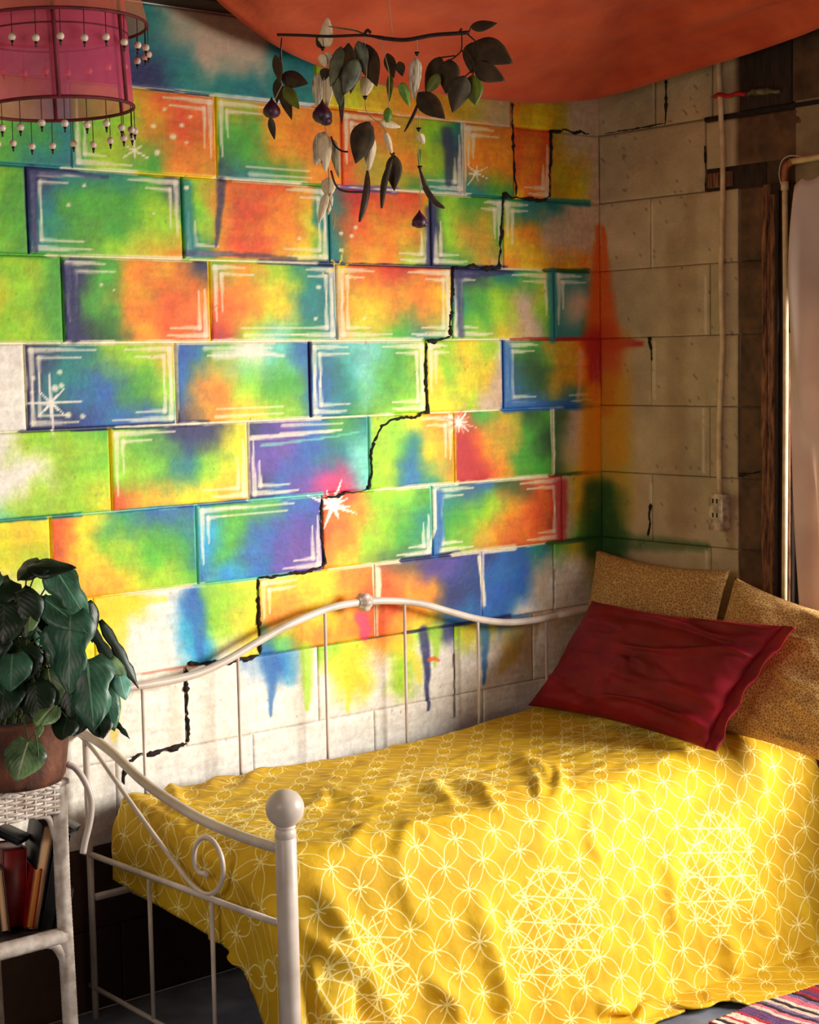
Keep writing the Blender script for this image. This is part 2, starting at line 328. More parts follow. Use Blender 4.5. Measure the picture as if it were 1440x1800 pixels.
# rows: bottom z, then blocks (x0, x1, colour grid top/mid/bottom, white corner strokes)
ROWS = {
 2.2: [(EXT, -2.1, 'TTT/TTT/TTT', ''), (-2.1, -1.66, 'TTTT/TTTN/TTTN', ''), (-1.66, -1.05, 'TTwwwTT/NTTwwTT/NNTTTTT', ''), (-1.05, -.36, 'TYYYw/LyOYw/YYOyw', ''), (-.357, 0, 'YYyww/OYyww/OYyww', '')],
 2.0: [(EXT, -2.2, 'YY/OY/YY', ''), (-2.2, -1.757, 'YYLGT/OYLGT/TYGTT', ''), (-1.757, -1.359, 'GLORR/GLORR/TLGOO', 'TR BL'), (-1.359, -.97, 'LOOOO/GGOOO/NTGOO', 'TL bm'),
       (-.97, -.542, 'RRyLT/RyOLN/RyGTN', 'TL BR'), (-.542, -.351, 'ROOO/OOOO/TTGT', 'TL'), (-.351, -.203, 'RRR/ROR/YRO', 'BR'), (-.203, 0, 'yww/yyw/yYw', '')],
 1.8: [(EXT, -2.3, 'LL/WW/WW', ''), (-2.3, -1.876, 'LLLG/WWLG/WWLG', ''), (-1.876, -1.464, 'NTTGN/TGGLL/TGLYO', 'TL TR BL'), (-1.464, -1.017, 'TLyRRROOT/TLORROOYT/NTORROYGT', 'BL TR BR'),
       (-1.017, -.668, 'TrRRO/TROOL/TOOLD', 'BR'), (-.668, -.395, 'GLGGT/NLyyG/NGGyw', 'BL TR'), (-.395, 0, 'GTTww/YOwww/OYOOw', 'TL')],
 1.6: [(EXT, -2.2, 'LL/WW/LL', ''), (-2.2, -1.795, 'YLLLG/WwYLG/YYLLG', ''), (-1.795, -1.39, 'NGOON/NGORO/NDORR', 'TL BR'), (-1.39, -.998, 'GOLTN/ROYTT/rLCGB', 'TL TR BR bm'),
       (-.998, -.595, 'ORrRO/OYOOY/OLGTL', 'TL TR BL BR'), (-.595, -.194, 'NNTGY/TGLwL/GLYwG', 'TL TR BL'), (-.194, 0, 'TTw/Tww/TTO', 'TL')],
 1.4: [(EXT, -2.3, 'YW/WW/WW', ''), (-2.3, -1.897, 'YYWW/WWWW/WWWW', ''), (-1.897, -1.496, 'NTLLO/NTBGL/NNBBT', 'TL TR BL BR'), (-1.496, -1.092, 'BGWCB/BOLGB/NOYLB', 'tm bm'),
       (-1.092, -.694, 'TCCGL/BTCGL/BTGLL', 'TL TR BL BR'), (-.694, -.405, 'LLYLW/YLYYw/YYLww', 'TL'), (-.405, 0, 'BGyOr/BDyOr/BBBTO', 'TL BL BR')],
 1.2: [(EXT, -2.1, 'WW/WW/WW', ''), (-2.1, -1.685, 'WWLLG/WWWLL/WCLLY', ''), (-1.685, -1.291, 'LGNNY/LLTLY/ROYYO', 'TL BR'), (-1.291, -.9, 'NPBGT/PPBTC/NBPMC', 'BL tm'),
       (-.9, -.595, 'LLYOO/LLTYO/LLBTY', 'TR'), (-.595, -.207, 'RGyDG/rOyGD/rrOGG', ''), (-.207, 0, 'DwO/DwO/DyO', '')],
 1.0: [(EXT, -2.25, 'WW/WW/WW', ''), (-2.25, -1.849, 'LYY/WYL/WWW', ''), (-1.849, -1.451, 'RYTBB/RYLGT/OOYLG', ''), (-1.451, -1.062, 'TGGBB/SGBPP/BSBPP', 'TL BR tm'),
       (-1.062, -.68, 'ROLLG/ROLGT/OYLGT', 'BR'), (-.68, -.17, 'TTBDRr/TGLORr/BLORRr', 'TL TR BR BL'), (-.17, 0, 'wyG/wyD/wGD', '')],
 .8: [(EXT, -2.15, 'WW/WW/WW', ''), (-2.15, -1.745, 'YYY/WWY/WWY', ''), (-1.745, -1.271, 'YYWBLY/YWWSLY/WWWSWY', ''), (-1.271, -.889, 'OYYOO/OOYOR/TLOOR', 'TL'),
      (-.889, -.497, 'ROPPN/ROONN/ROYBB', ''), (-.497, -.209, 'NBBTD/BBBwW/BBWWW', ''), (-.209, 0, 'GyD/WWy/WWW', '')],
 .6: [(EXT, -1.95, 'WW/WW/WW', ''), (-1.95, -1.499, 'WWW/WWW/WWW', ''), (-1.499, -1.087, 'WWBW/WWWW/WWWW', ''), (-1.087, -.607, 'LLOOLN/WYWLWW/WWWWWW', ''), (-.607, -.3, 'LyBw/WWww/WWWW', ''), (-.3, 0, 'wWW/WWW/WWW', '')],
 .4: [(EXT, -2.1, 'W', ''), (-2.1, -1.7, 'W', ''), (-1.7, -1.3, 'W', ''), (-1.3, -.9, 'W', ''), (-.9, -.5, 'W', ''), (-.5, 0, 'W', '')],
 .2: [(EXT, -2.3, 'k', ''), (-2.3, -1.9, 'k', ''), (-1.9, -1.5, 'k', ''), (-1.5, -1.1, 'k', ''), (-1.1, -.7, 'k', ''), (-.7, -.3, 'k', ''), (-.3, 0, 'k', '')],  # lowest two courses coloured dark to imitate the shade under the bed
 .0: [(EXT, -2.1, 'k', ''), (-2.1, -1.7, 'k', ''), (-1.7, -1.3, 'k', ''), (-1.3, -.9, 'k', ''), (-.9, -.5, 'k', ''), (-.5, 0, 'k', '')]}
def px_of(X, Z): return proj([X, 0, Z])
STROKES = []                       # (points px, w0, w1, colour, alpha, softness)
def stroke(pts, w0, col='c', w1=None, a=.9, soft=.45): STROKES.append((np.array(pts, float), w0, w0 if w1 is None else w1, PALA[col] if isinstance(col, str) else np.array(col), a, soft))
BLOBS = []
def blob(x, y, rx, ry, col, a=.8): BLOBS.append((x, y, rx, ry, PALA[col], a))
def hl(z, x0, x1, col='c', wd=6, a=.85): stroke([px_of(xw(x), z) for x in np.linspace(x0, x1, 5)], wd*.6, col, wd, a, .5)
rs = random.Random(5)
def corner_strokes(b, z0):
    x0, x1, _, cs = b; wd = x1-x0
    for c in cs.split():
        for k, ins in enumerate((.016, .034)):
            if c in ('tm', 'bm'):
                zz = z0+(.2-ins if c == 'tm' else ins); s = .2+.1*rs.random(); stroke([px_of(x0+wd*s, zz), px_of(x0+wd*(s+.25), zz), px_of(x0+wd*(s+.5), zz)], 3 if k else 7, 'c', 3, .66, .66); continue
            fx = rs.uniform(.20, .42)*(1-.35*k); fz = rs.uniform(.45, .75)*(1-.35*k)
            cx = x0+ins if 'L' in c else x1-ins; cz = z0+.2-ins if 'T' in c else z0+ins
            sx = 1 if 'L' in c else -1; sz = -1 if 'T' in c else 1
            hue = np.array(PALA['c'])*.93+.07*np.array(PALA['l'])
            if wd < .25: fx = .5
            stroke([px_of(cx, cz), px_of(cx+sx*wd*fx*.6, cz), px_of(cx+sx*wd*fx, cz)], 10-3*k, hue, 2.5, .74, .66)
            stroke([px_of(cx, cz), px_of(cx, cz+sz*.2*fz*.5), px_of(cx, cz+sz*.2*fz)], 10.5-3*k, hue, 2.5, .74, .66)
for z0, bl in ROWS.items():
    for b in bl: corner_strokes(b, z0)
# mortar lines: horizontal then vertical
for z, x0, x1, c, wd in [(2.2, 230, 560, 'c', 9), (2.2, 230, 380, 'N', 4), (2.2, 390, 560, 'l', 5), (2.2, 560, 900, 'R', 6), (2.2, 640, 905, 'c', 5), (2.0, -40, 130, 'T', 12), (2.0, 120, 250, 'c', 9), (2.0, 250, 390, 'Y', 10),
  (2.0, 385, 545, 'c', 10), (2.0, 540, 600, 'G', 9), (2.0, 590, 700, 'P', 14), (2.0, 590, 760, 'c', 5), (2.0, 690, 830, 'c', 8), (2.0, 830, 900, 'T', 7), (2.0, 960, 1035, 'T', 14), (1.8, -60, 120, 'G', 14), (1.8, 90, 340, 'c', 10), (1.8, 330, 480, 'L', 10),
  (1.8, 460, 600, 'N', 13), (1.8, 340, 560, 'c', 6), (1.8, 590, 800, 'N', 7), (1.8, 800, 890, 'N', 12), (1.8, 880, 980, 'c', 6), (1.8, 960, 1035, 'D', 10), (1.6, -60, 200, 'c', 9), (1.6, 180, 480, 'c', 11), (1.6, 440, 740, 'c', 10),
  (1.6, 780, 930, 'c', 7), (1.6, 900, 1040, 'r', 8), (1.4, 30, 180, 'N', 8), (1.4, 120, 360, 'N', 13), (1.4, 200, 345, 'c', 6), (1.4, 330, 560, 'c', 9), (1.4, 540, 690, 'c', 6), (1.4, 750, 900, 'c', 6), (1.4, 885, 1035, 'B', 14), (1.4, 930, 990, 'c', 5),
  (1.2, -20, 130, 'T', 10), (1.2, 120, 300, 'C', 8), (1.2, 200, 430, 'B', 7), (1.2, 430, 560, 'C', 9), (1.2, 655, 800, 'c', 9), (1.2, 800, 960, 'c', 8), (1.2, 975, 1032, 'D', 7), (1.0, 170, 345, 'c', 9), (1.0, 330, 500, 'C', 8), (1.0, 570, 720, 'c', 8),
  (1.0, 700, 800, 'N', 14), (1.0, 790, 900, 'c', 11), (1.0, 880, 1040, 'c', 5), (1.0, 960, 1055, 'D', 12), (.8, 460, 660, 'b', 3), (.8, 700, 890, 'N', 9), (.8, 230, 330, 'p', 6), (.8, 640, 760, 'D', 3)]:
    hl(z, x0, x1, c, wd, .85)
for z0, xs in [(2.0, [(-1.757, 'N'), (-1.757, 'C'), (-1.359, 'Y'), (-.97, 'R'), (-.542, 'c')]), (1.8, [(-1.876, 'N'), (-1.464, 'G'), (-1.017, 'T'), (-.668, 'N')]), (1.6, [(-1.795, 'G'), (-1.39, 'Y'), (-.998, 'c'), (-.194, 'T')]),
               (1.4, [(-1.897, 'c'), (-1.496, 'c'), (-1.092, 'N'), (-.405, 'B')]), (1.2, [(-1.685, 'Y'), (-1.291, 'c'), (-.9, 'C'), (-.595, 'Y'), (-.207, 'c')]), (1.0, [(-1.849, 'Y'), (-1.451, 'C'), (-.68, 'C')]), (.8, [(-.889, 'c'), (-.497, 'l'), (-1.745, 'Y')])]:
    for i, (X, c) in enumerate(xs): stroke([px_of(X+rs.uniform(-.003, .003), z0+.195), px_of(X, z0+.1), px_of(X+rs.uniform(-.003, .003), z0+.005)], 8, c, 5, .85)
# hand-placed marks
stroke([(388, 320), (386, 380), (380, 430)], 16, 'N', 6, .75, .9); stroke([(785, 230), (790, 290), (788, 325)], 20, 'N', 10, .7, .9)
stroke([(757, 370), (757, 420), (752, 462)], 20, 'N', 10, .8, .9); stroke([(120, 475), (130, 540), (132, 595)], 26, 'N', 14, .85, .9)
stroke([(55, 300), (58, 370), (62, 440)], 22, 'N', 10, .8, .8); stroke([(60, 300), (130, 304), (190, 312)], 14, 'N', 6, .7, .9)
stroke([(328, 330), (328, 390), (338, 445)], 22, 'T', 16, .7, .9); stroke([(325, 445), (420, 447), (520, 455)], 10, 'N', 8, .6, .9)
stroke([(806, 478), (808, 530), (812, 590)], 16, 'N', 10, .7, .9); stroke([(800, 482), (860, 480), (900, 478)], 16, 'N', 6, .8, .8)
stroke([(970, 478), (972, 540), (972, 596)], 16, 'T', 14, .8, .8); stroke([(890, 610), (892, 660), (892, 718)], 18, 'B', 16, .75, .8)
stroke([(890, 716), (960, 712), (1030, 708)], 18, 'B', 8, .8, .8); stroke([(985, 850), (988, 900), (988, 945)], 22, 'r', 16, .8, .9)
stroke([(440, 770), (520, 765), (600, 755)], 7, 'c', 4, .8); stroke([(460, 783), (540, 774), (630, 760)], 5, 'C', 3, .7)
stroke([(380, 625), (440, 618), (500, 625)], 18, 'W', 5, .7, .9); blob(425, 650, 60, 25, 'C', .5)
stroke([(770, 870), (772, 930), (765, 975)], 18, 'B', 14, .85, .8); stroke([(763, 862), (765, 930), (757, 960)], 7, 'c', 4, .85)
stroke([(664, 1002), (666, 1030), (664, 1060)], 11, 'c', 8, .9); stroke([(843, 980), (849, 1030), (852, 1065)], 9, 'c', 4, .85)
stroke([(340, 1060), (350, 1100), (352, 1160)], 44, 'B', 10, .7, 1.0); stroke([(372, 1040), (420, 1050), (450, 1040)], 40, 'L', 30, .5, 1.0)
stroke([(470, 1150), (478, 1200), (476, 1260)], 34, 'B', 4, .75, 1.0); stroke([(538, 1140), (540, 1190), (540, 1245)], 26, 'L', 8, .75, 1.0); stroke([(505, 1140), (510, 1170), (512, 1200)], 40, 'S', 20, .4, 1.0)
stroke([(615, 1140), (620, 1190), (610, 1250)], 34, 'Y', 6, .55, 1.0); stroke([(745, 1110), (750, 1180), (752, 1250)], 18, 'N', 5, .85, .8); stroke([(765, 1110), (768, 1140), (765, 1170)], 22, 'L', 6, .7, 1.0)
stroke([(850, 1080), (853, 1140), (850, 1200)], 22, 'B', 6, .75, 1.0); stroke([(905, 1110), (900, 1150), (880, 1180)], 40, 'y', 10, .45, 1.0); stroke([(700, 1130), (730, 1160), (738, 1200)], 30, 'Y', 8, .5, 1)
stroke([(755, 1160), (765, 1158), (772, 1162)], 8, 'R', 5, .8); stroke([(635, 1085), (645, 1105), (640, 1120)], 22, 'M', 14, .75, .9); stroke([(300, 1200), (305, 1260), (304, 1310)], 22, 'p', 22, .22, 1)  # last stroke: faint pink streak, a back bar's shadow put into the colour
stroke([(798, 1150), (799, 1200), (799, 1260)], 4, 'K', 3, .6); stroke([(975, 1000), (974, 1040), (973, 1080)], 2.5, 'K', 2, .35)
stroke([(200, 1050), (210, 1110), (200, 1300)], 40, 'Y', 12, .5, 1); stroke([(185, 1060), (230, 1060), (290, 1052)], 30, 'Y', 10, .55, 1)
blob(575, 850, 26, 26, 'M', .85); blob(600, 870, 26, 14, 'r', .6); blob(820, 800, 22, 50, 'r', .7); blob(1010, 800, 26, 30, 'w', .7); blob(1005, 540, 26, 40, 'w', .6)
stroke([(1053, 400), (1050, 520), (1046, 600)], 12, 'R', 44, .8, 1); stroke([(1048, 600), (1046, 640), (1046, 700)], 44, 'r', 16, .8, 1); stroke([(1042, 690), (1040, 800), (1040, 880)], 40, 'O', 46, .8, 1)
stroke([(1045, 860), (1046, 920), (1048, 960)], 40, 'D', 50, .8, 1); stroke([(1020, 620), (1020, 660), (1015, 700)], 10, 'p', 6, .6, .8)
blob(860, 1010, 70, 40, 'B', .5); blob(720, 990, 70, 26, 'N', .6); blob(330, 60, 50, 34, 'w', .75); blob(420, 115, 40, 22, 'w', .45); blob(262, 118, 22, 30, 'N', .7)
def star(x, y, r, col='W', n=6, rot=.2, wd=4):
    for k in range(n):
        a = rot+k*2*math.pi/n; rr = r*(1 if k % 2 == 0 else .62); stroke([(x, y), (x+rr*.5*math.cos(a), y+rr*.5*math.sin(a)), (x+rr*math.cos(a), y+rr*math.sin(a))], wd, col, 1.2, .95, .5)
star(90, 708, 55, 'W', 8, -.05, 6); star(806, 742, 36, 'p', 8, .3, 5); star(806, 742, 26, 'W', 8, .7, 5); star(585, 888, 46, 'W', 8, .35, 9); star(585, 888, 30, 'W', 7, .1, 9); star(236, 265, 26, 'c', 6, .5, 4); star(598, 470, 34, 'Y', 6, .7, 3); star(836, 305, 24, 'c', 7, .4, 3)
for x, y, r in [(270, 222, 4), (304, 240, 5), (320, 220, 4), (290, 192, 3), (328, 250, 3), (276, 268, 5), (335, 205, 3), (97, 683, 6), (105, 655, 4), (120, 730, 5), (145, 732, 4), (58, 665, 4), (57, 690, 3), (108, 678, 4), (148, 326, 3), (327, 330, 4), (560, 505, 4), (555, 560, 3), (600, 440, 3), (618, 415, 3), (625, 400, 3), (563, 450, 3), (600, 410, 3), (525, 420, 3), (178, 500, 3), (200, 510, 2), (120, 360, 3), (270, 375, 2), (640, 560, 3)]:
    stroke([(x-.4, y), (x+.4, y)], 2*r, 'c', 2*r, .85, .6)
# grime flecks
for k in range(140):
    x, y = rs.uniform(0, 1050), rs.uniform(160, 1300); stroke([(x, y), (x+rs.uniform(-2, 2), y+rs.uniform(1, 5))], rs.uniform(1.5, 2.6), 'b', 1.5, .45)

def seg_mask(Q, pts, w0, w1, soft):
    lo = pts.min(0)-max(w0, w1)*1.6; hi = pts.max(0)+max(w0, w1)*1.6
    idx = np.nonzero((Q[:, 0] > lo[0]) & (Q[:, 0] < hi[0]) & (Q[:, 1] > lo[1]) & (Q[:, 1] < hi[1]))[0]
    if not len(idx): return idx, None
    q = Q[idx]; best = np.full(len(q), 9.); n = len(pts)-1
    for i in range(n):
        a, b = pts[i], pts[i+1]; ab = b-a; t = np.clip(((q-a) @ ab)/(ab @ ab+1e-9), 0, 1)
        d = np.linalg.norm(q-a-t[:, None]*ab, axis=1); hw = .5*(w0+(w1-w0)*(i+t)/n); best = np.minimum(best, d/hw)
    m = np.clip((1+soft*.6-best)/(soft*1.2+1e-6), 0, 1); return idx, m*m*(3-2*m)
def apply_marks(rgb, Q, X, Z, strokes, blobs):
    dryb = .75+.5*vnoise(X*230, Z*60, 4)*vnoise(X*40, Z*190, 6)+.15
    Qw = Q+np.stack([fbm(X*26, Z*26, 11), fbm(X*26, Z*26, 12)], 1)*7
    for x, y, rx, ry, c, a in blobs:
        d = ((Qw[:, 0]-x)/rx)**2+((Qw[:, 1]-y)/ry)**2; idx = np.nonzero(d < 5)[0]; m = (np.exp(-d[idx])*a)[:, None]; rgb[idx] = rgb[idx]*(1-m)+c*m
    for pts, w0, w1, c, a, soft in strokes:
        idx, m = seg_mask(Qw if soft > .7 else Q+(Qw-Q)*.35, pts, w0, w1, soft)
        if m is None: continue
        m = np.clip(m*a*np.clip(dryb[idx], .5, 1.05), 0, 1)[:, None]; rgb[idx] = rgb[idx]*(1-m)+c*m
    return rgb
def grid_color(spec, u, v):
    g = [[PALA[ch] for ch in row] for row in spec.split('/')]; g = np.array(g); nr, nc = g.shape[:2]
    x = np.clip(u, 0, 1)*(nc-1) if nc > 1 else u*0; y = np.clip(v, 0, 1)*(nr-1) if nr > 1 else v*0
    i = np.clip(np.floor(x).astype(int), 0, max(nc-2, 0)); j = np.clip(np.floor(y).astype(int), 0, max(nr-2, 0)); fx = x-i; fy = y-j
    fx = np.clip(fx, 0, 1); fy = np.clip(fy, 0, 1); fx = fx*fx*(3-2*fx); fy = fy*fy*(3-2*fy)
    i1 = np.minimum(i+1, nc-1); j1 = np.minimum(j+1, nr-1); fx = fx[:, None]; fy = fy[:, None]
    return (g[j, i]*(1-fx)+g[j, i1]*fx)*(1-fy)+(g[j1, i]*(1-fx)+g[j1, i1]*fx)*fy
def mural_color(X, Z):
    """wall metres -> linear rgb"""
    rgb = np.tile(PALA['W'], (len(X), 1)).astype(float)
    wx = fbm(X*9, Z*9, 1)*.26+fbm(X*30, Z*30, 2)*.10; wz = fbm(X*9, Z*9, 3)*.42+fbm(X*30, Z*30, 4)*.16
    for z0, bl in ROWS.items():
        for x0, x1, spec, _ in bl:
            idx = np.nonzero((X >= x0-1e-6) & (X <= x1+1e-6) & (Z >= z0-1e-6) & (Z <= z0+.2+1e-6))[0]
            if not len(idx): continue
            u = (X[idx]-x0)/(x1-x0)+wx[idx]*min(1, .4/(x1-x0)); v = 1-(Z[idx]-z0)/.2+wz[idx]
            rgb[idx] = grid_color(spec, u, v)
    br = fbm(X*16, Z*110, 21)*.14+fbm(X*90, Z*60, 22)*.16+fbm(X*170, Z*170, 27)*.12
    rgb = rgb*(1+br)[:, None]
    rgb += np.stack([fbm(X*20, Z*20, 23), fbm(X*20, Z*20, 24), fbm(X*20, Z*20, 25)], 1)*.24*(rgb.max(1)-rgb.min(1))[:, None]
    Q = proj(np.stack([X, X*0, Z], 1)); rgb = apply_marks(rgb, Q, X, Z, STROKES, BLOBS)
    return lin(rgb)
def block_mesh(a0, a1, z0, z1, step, gap, depth, bulge, place, color, seed):
    """front face grid with rounded edges; place(a,z,d)->xyz"""
    na = max(4, int((a1-a0)/step)); nz = max(4, int((z1-z0)/step))
    A = np.concatenate([[a0+gap, a0+gap, a0+gap+.0025], np.linspace(a0+gap+.006, a1-gap-.006, na), [a1-gap-.0025, a1-gap, a1-gap]])
    B = np.concatenate([[z0+gap, z0+gap, z0+gap+.0025], np.linspace(z0+gap+.006, z1-gap-.006, nz), [z1-gap-.0025, z1-gap, z1-gap]])
    da = np.zeros(len(A)); da[[0, -1]] = depth; da[[1, -2]] = .003; da[[2, -3]] = .0008
    db = np.zeros(len(B)); db[[0, -1]] = depth; db[[1, -2]] = .003; db[[2, -3]] = .0008
    AA, BB = np.meshgrid(A, B, indexing='ij'); D = np.maximum(da[:, None], db[None, :])-bulge+.0015*fbm(AA*22, BB*22, seed)+.001*fbm(AA*70, BB*70, seed+3)
    P = place(AA, BB, D); me = grid_mesh('block', P); paint_attr(me, color(AA.ravel(), BB.ravel())); return me
# ------------------------------------------------------------------ back wall
def plate(name, A0, A1, B0, B1, step, place, color, mat, off):
    AA, BB = np.meshgrid(np.arange(A0, A1+step, step), np.arange(B0, B1+step, step), indexing='ij')
    me = grid_mesh(name, place(AA, BB, AA*0+off)); paint_attr(me, color(AA.ravel(), BB.ravel())); return link(name, me, mat)
plY = lambda A, B, D: np.stack([A, D, B], -1)
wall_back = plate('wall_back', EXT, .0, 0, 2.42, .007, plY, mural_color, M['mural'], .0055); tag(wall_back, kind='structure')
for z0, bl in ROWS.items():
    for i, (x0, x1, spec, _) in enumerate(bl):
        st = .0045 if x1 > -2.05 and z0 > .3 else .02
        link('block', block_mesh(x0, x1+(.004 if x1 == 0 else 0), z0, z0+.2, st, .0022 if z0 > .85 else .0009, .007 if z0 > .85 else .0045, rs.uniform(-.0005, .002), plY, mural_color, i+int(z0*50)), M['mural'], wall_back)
# ragged stair-step crack through the joints
def crack(pts_px, w, plane, parent, mat='crack'):
    p = [plane(x, y) for x, y in pts_px]; P = []
    for a, b in zip(p[:-1], p[1:]):
        n = max(3, int(np.linalg.norm(b-a)/.006)); P += [a+(b-a)*t for t in np.linspace(0, 1, n, endpoint=False)]
    P.append(p[-1]); P = np.array(P); n = len(P); k = np.arange(n)
    r = w/840*.5*(.25+1.1*vnoise(k*.9, k*0+rs.random()*50, 3)*vnoise(k*.22, k*0+rs.random()*50, 9)*1.9); r[0] *= .3; r[-1] *= .3
    P = P+np.stack([fbm(k*.55, k*0+3.5, 15)*.010, k*0, fbm(k*.55, k*0+9.5, 16)*.010], 1)*(1 if parent is wall_back else .3)+np.stack([fbm(k*.25, k*0+1.5, 5), k*0, fbm(k*.25, k*0+7.5, 6)], 1)*(.010 if parent is wall_back else 0)
    return tube('crack', P, r, M[mat], parent, seg=6)
cy = lambda x, y: pY(x, y, -.0012)
for pts, wd in [([(901, 180), (901, 215), (903, 260), (904, 290), (908, 345)], 6), ([(968, 232), (970, 270), (967, 300), (966, 345), (962, 353), (930, 350), (905, 346), (884, 344), (882, 400), (878, 470), (850, 470), (800, 470), (796, 480), (794, 540), (791, 592), (770, 598), (750, 602)], 9),
                ([(966, 231), (1000, 230), (1036, 236)], 7), ([(750, 602), (748, 640), (750, 680), (752, 725), (735, 732), (690, 736), (670, 750), (657, 775)], 9), ([(657, 775), (652, 800), (654, 830), (648, 862), (610, 868), (568, 876)], 6),
                ([(566, 876), (563, 920), (568, 960), (571, 990), (556, 1003), (510, 1008), (455, 1017)], 7), ([(454, 1017), (454, 1050), (456, 1090), (457, 1150)], 9), ([(457, 1150), (430, 1160), (400, 1163), (330, 1170)], 11), ([(327, 1172), (328, 1220), (330, 1260), (331, 1300), (328, 1306)], 10),
                ([(328, 1306), (290, 1320), (250, 1326), (228, 1338), (219, 1352), (218, 1380)], 10)]:
    crack(pts, wd, cy, wall_back)

# ------------------------------------------------------------------ right wall
RST = []
def rst(pts, w0, col, w1=None, a=.8, soft=1.0): RST.append((np.array(pts, float), w0, w0 if w1 is None else w1, PALA[col], a, soft))
rst([(1060, 400), (1063, 500), (1066, 600)], 8, 'R', 40, .8); rst([(1066, 600), (1090, 604), (1130, 602)], 30, 'r', 8, .8); rst([(1064, 600), (1068, 660), (1066, 720)], 60, 'r', 26, .75); rst([(1070, 680), (1078, 800), (1075, 900)], 60, 'y', 70, .65)
rst([(1075, 600), (1085, 700), (1085, 800)], 60, 'O', 40, .35); rst([(1062, 860), (1064, 930), (1066, 990)], 40, 'D', 70, .85); rst([(1066, 945), (1120, 955), (1240, 960)], 40, 'D', 16, .55); rst([(1080, 880), (1085, 930), (1085, 960)], 50, 'D', 40, .4)
rst([(1190, 420), (1192, 600), (1190, 800), (1195, 950)], 34, 'b', 34, .22); rst([(1215, 340), (1214, 500)], 20, 'b', 20, .18); rst([(1290, 880), (1280, 920), (1285, 960)], 22, 'b', 14, .4)
for x, y0, y1 in [(1150, 600, 700), (1145, 850, 890), (1240, 490, 590), (1238, 720, 830), (1147, 360, 470), (1241, 970, 1000)]: rst([(x, y0), (x, (y0+y1)/2), (x, y1)], 5, 'c', 4, .5, .6)
for z, x0, x1 in [(2.2, 1062, 1170), (2.0, 1062, 1240), (1.8, 1070, 1265), (1.6, 1110, 1260)]: rst([proj(pX(x, 500, 0)*np.array([1, 1, 0])+np.array([0, 0, z])) for x in (x0, (x0+x1)/2, x1)], 4, 'w', 4, .5, .6)
def cinder_color(Y, Z):
    n = fbm(Y*5, Z*5, 41)+.6*fbm(Y*25, Z*25, 42); base = np.array([.74, .66, .53]); rgb = base*(1+.30*n)[:, None]
    v = vnoise(Y*260, Z*260, 44)*vnoise(Y*60, Z*60, 45); rgb *= np.where(v > .70, .70, 1)[:, None]
    wob = .006*fbm(Z*14, Z*0, 46)
    bare = np.clip((-(Y+wob)-.518)/.006, 0, 1)                                       # unpainted brown masonry
    up = np.clip((Z-2.012)/.02, 0, 1)*np.clip((-(Y+wob*2)-.505)/.02, 0, 1); bare = np.maximum(bare, up)
    br = np.array([.36, .25, .16])*(1+.55*fbm(Y*16, Z*16, 47)+.5*fbm(Y*60, Z*60, 48))[:, None]
    rgb = rgb*(1-bare[:, None])+br*bare[:, None]
    Q = proj(np.stack([Y*0, Y, Z], 1)); rgb = apply_marks(rgb, Q, Y, Z, RST, []); return lin(rgb)
plX = lambda A, B, D: np.stack([D, A, B], -1)
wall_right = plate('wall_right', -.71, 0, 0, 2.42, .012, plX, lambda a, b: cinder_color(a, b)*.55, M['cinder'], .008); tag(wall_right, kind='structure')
RB = []
for k in range(12):
    z0 = round(.2*k, 2)
    if z0 >= 2.0: continue
    RB += [(-.2, 0, z0, z0+.2), (-.52, -.2, z0, z0+.2)] if k % 2 == 1 else [(-.42, 0, z0, z0+.2), (-.52, -.42, z0, z0+.2)]
    RB.append((-.612, -.52, z0, z0+.2))
RB += [(-.405, 0, 2.0, 2.2), (-.22, 0, 2.2, 2.4), (-.43, -.22, 2.2, 2.4)]
RB += [(-1.05, -.405, 2.06, 2.192), (-.53, -.43, 2.2, 2.4)]
for i, (y0, y1, z0, z1) in enumerate(RB):
    link('block', block_mesh(y0, y1+(.004 if y1 == 0 else 0), z0, z1, .008, .0008 if z1 <= 2.0 else .002, .006 if z1 <= 2.0 else .010, rs.uniform(-.001, .002)+(-.006 if y1 <= -.52 else 0), plX, cinder_color, 60+i), M['cinder'], wall_right)
def brick_dark(name, lo, hi, mat, bev=.006): return box(name, lo, hi, mat, wall_right, bev)
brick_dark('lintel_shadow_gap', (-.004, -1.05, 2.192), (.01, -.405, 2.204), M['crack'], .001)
brick_dark('iron_plate', (-.006, -.70, 2.207), (.012, -.53, 2.40), M['wood_dark'], .003)
brick_dark('lintel_end', (-.001, -1.05, 2.207), (.012, -.70, 2.40), simple('brown_concrete', L(.42, .30, .20), L(.22, .15, .10), 14, .9, 60, .5, .004))
brick_dark('recess_back', (.006, -.612, 1.998), (.012, -.405, 2.062), M['wood_dark'], .001)
brick_dark('recess_sill', (-.002, -.50, 2.008), (.008, -.412, 2.05), M['wood_old'], .006)
cx_ = lambda x, y: pX(x, y, -.002)
for pts, wd in [([(1171, 140), (1171, 180), (1170, 214), (1168, 220)], 7), ([(1143, 592), (1141, 600), (1145, 612), (1146, 635)], 8), ([(1144, 885), (1141, 905), (1143, 920), (1139, 942)], 9), ([(1239, 255), (1241, 300), (1240, 338)], 4), ([(1300, 835), (1320, 832), (1337, 830)], 6), ([(1062, 235), (1120, 226), (1168, 217)], 3)]:
    crack(pts, wd, cx_, wall_right)
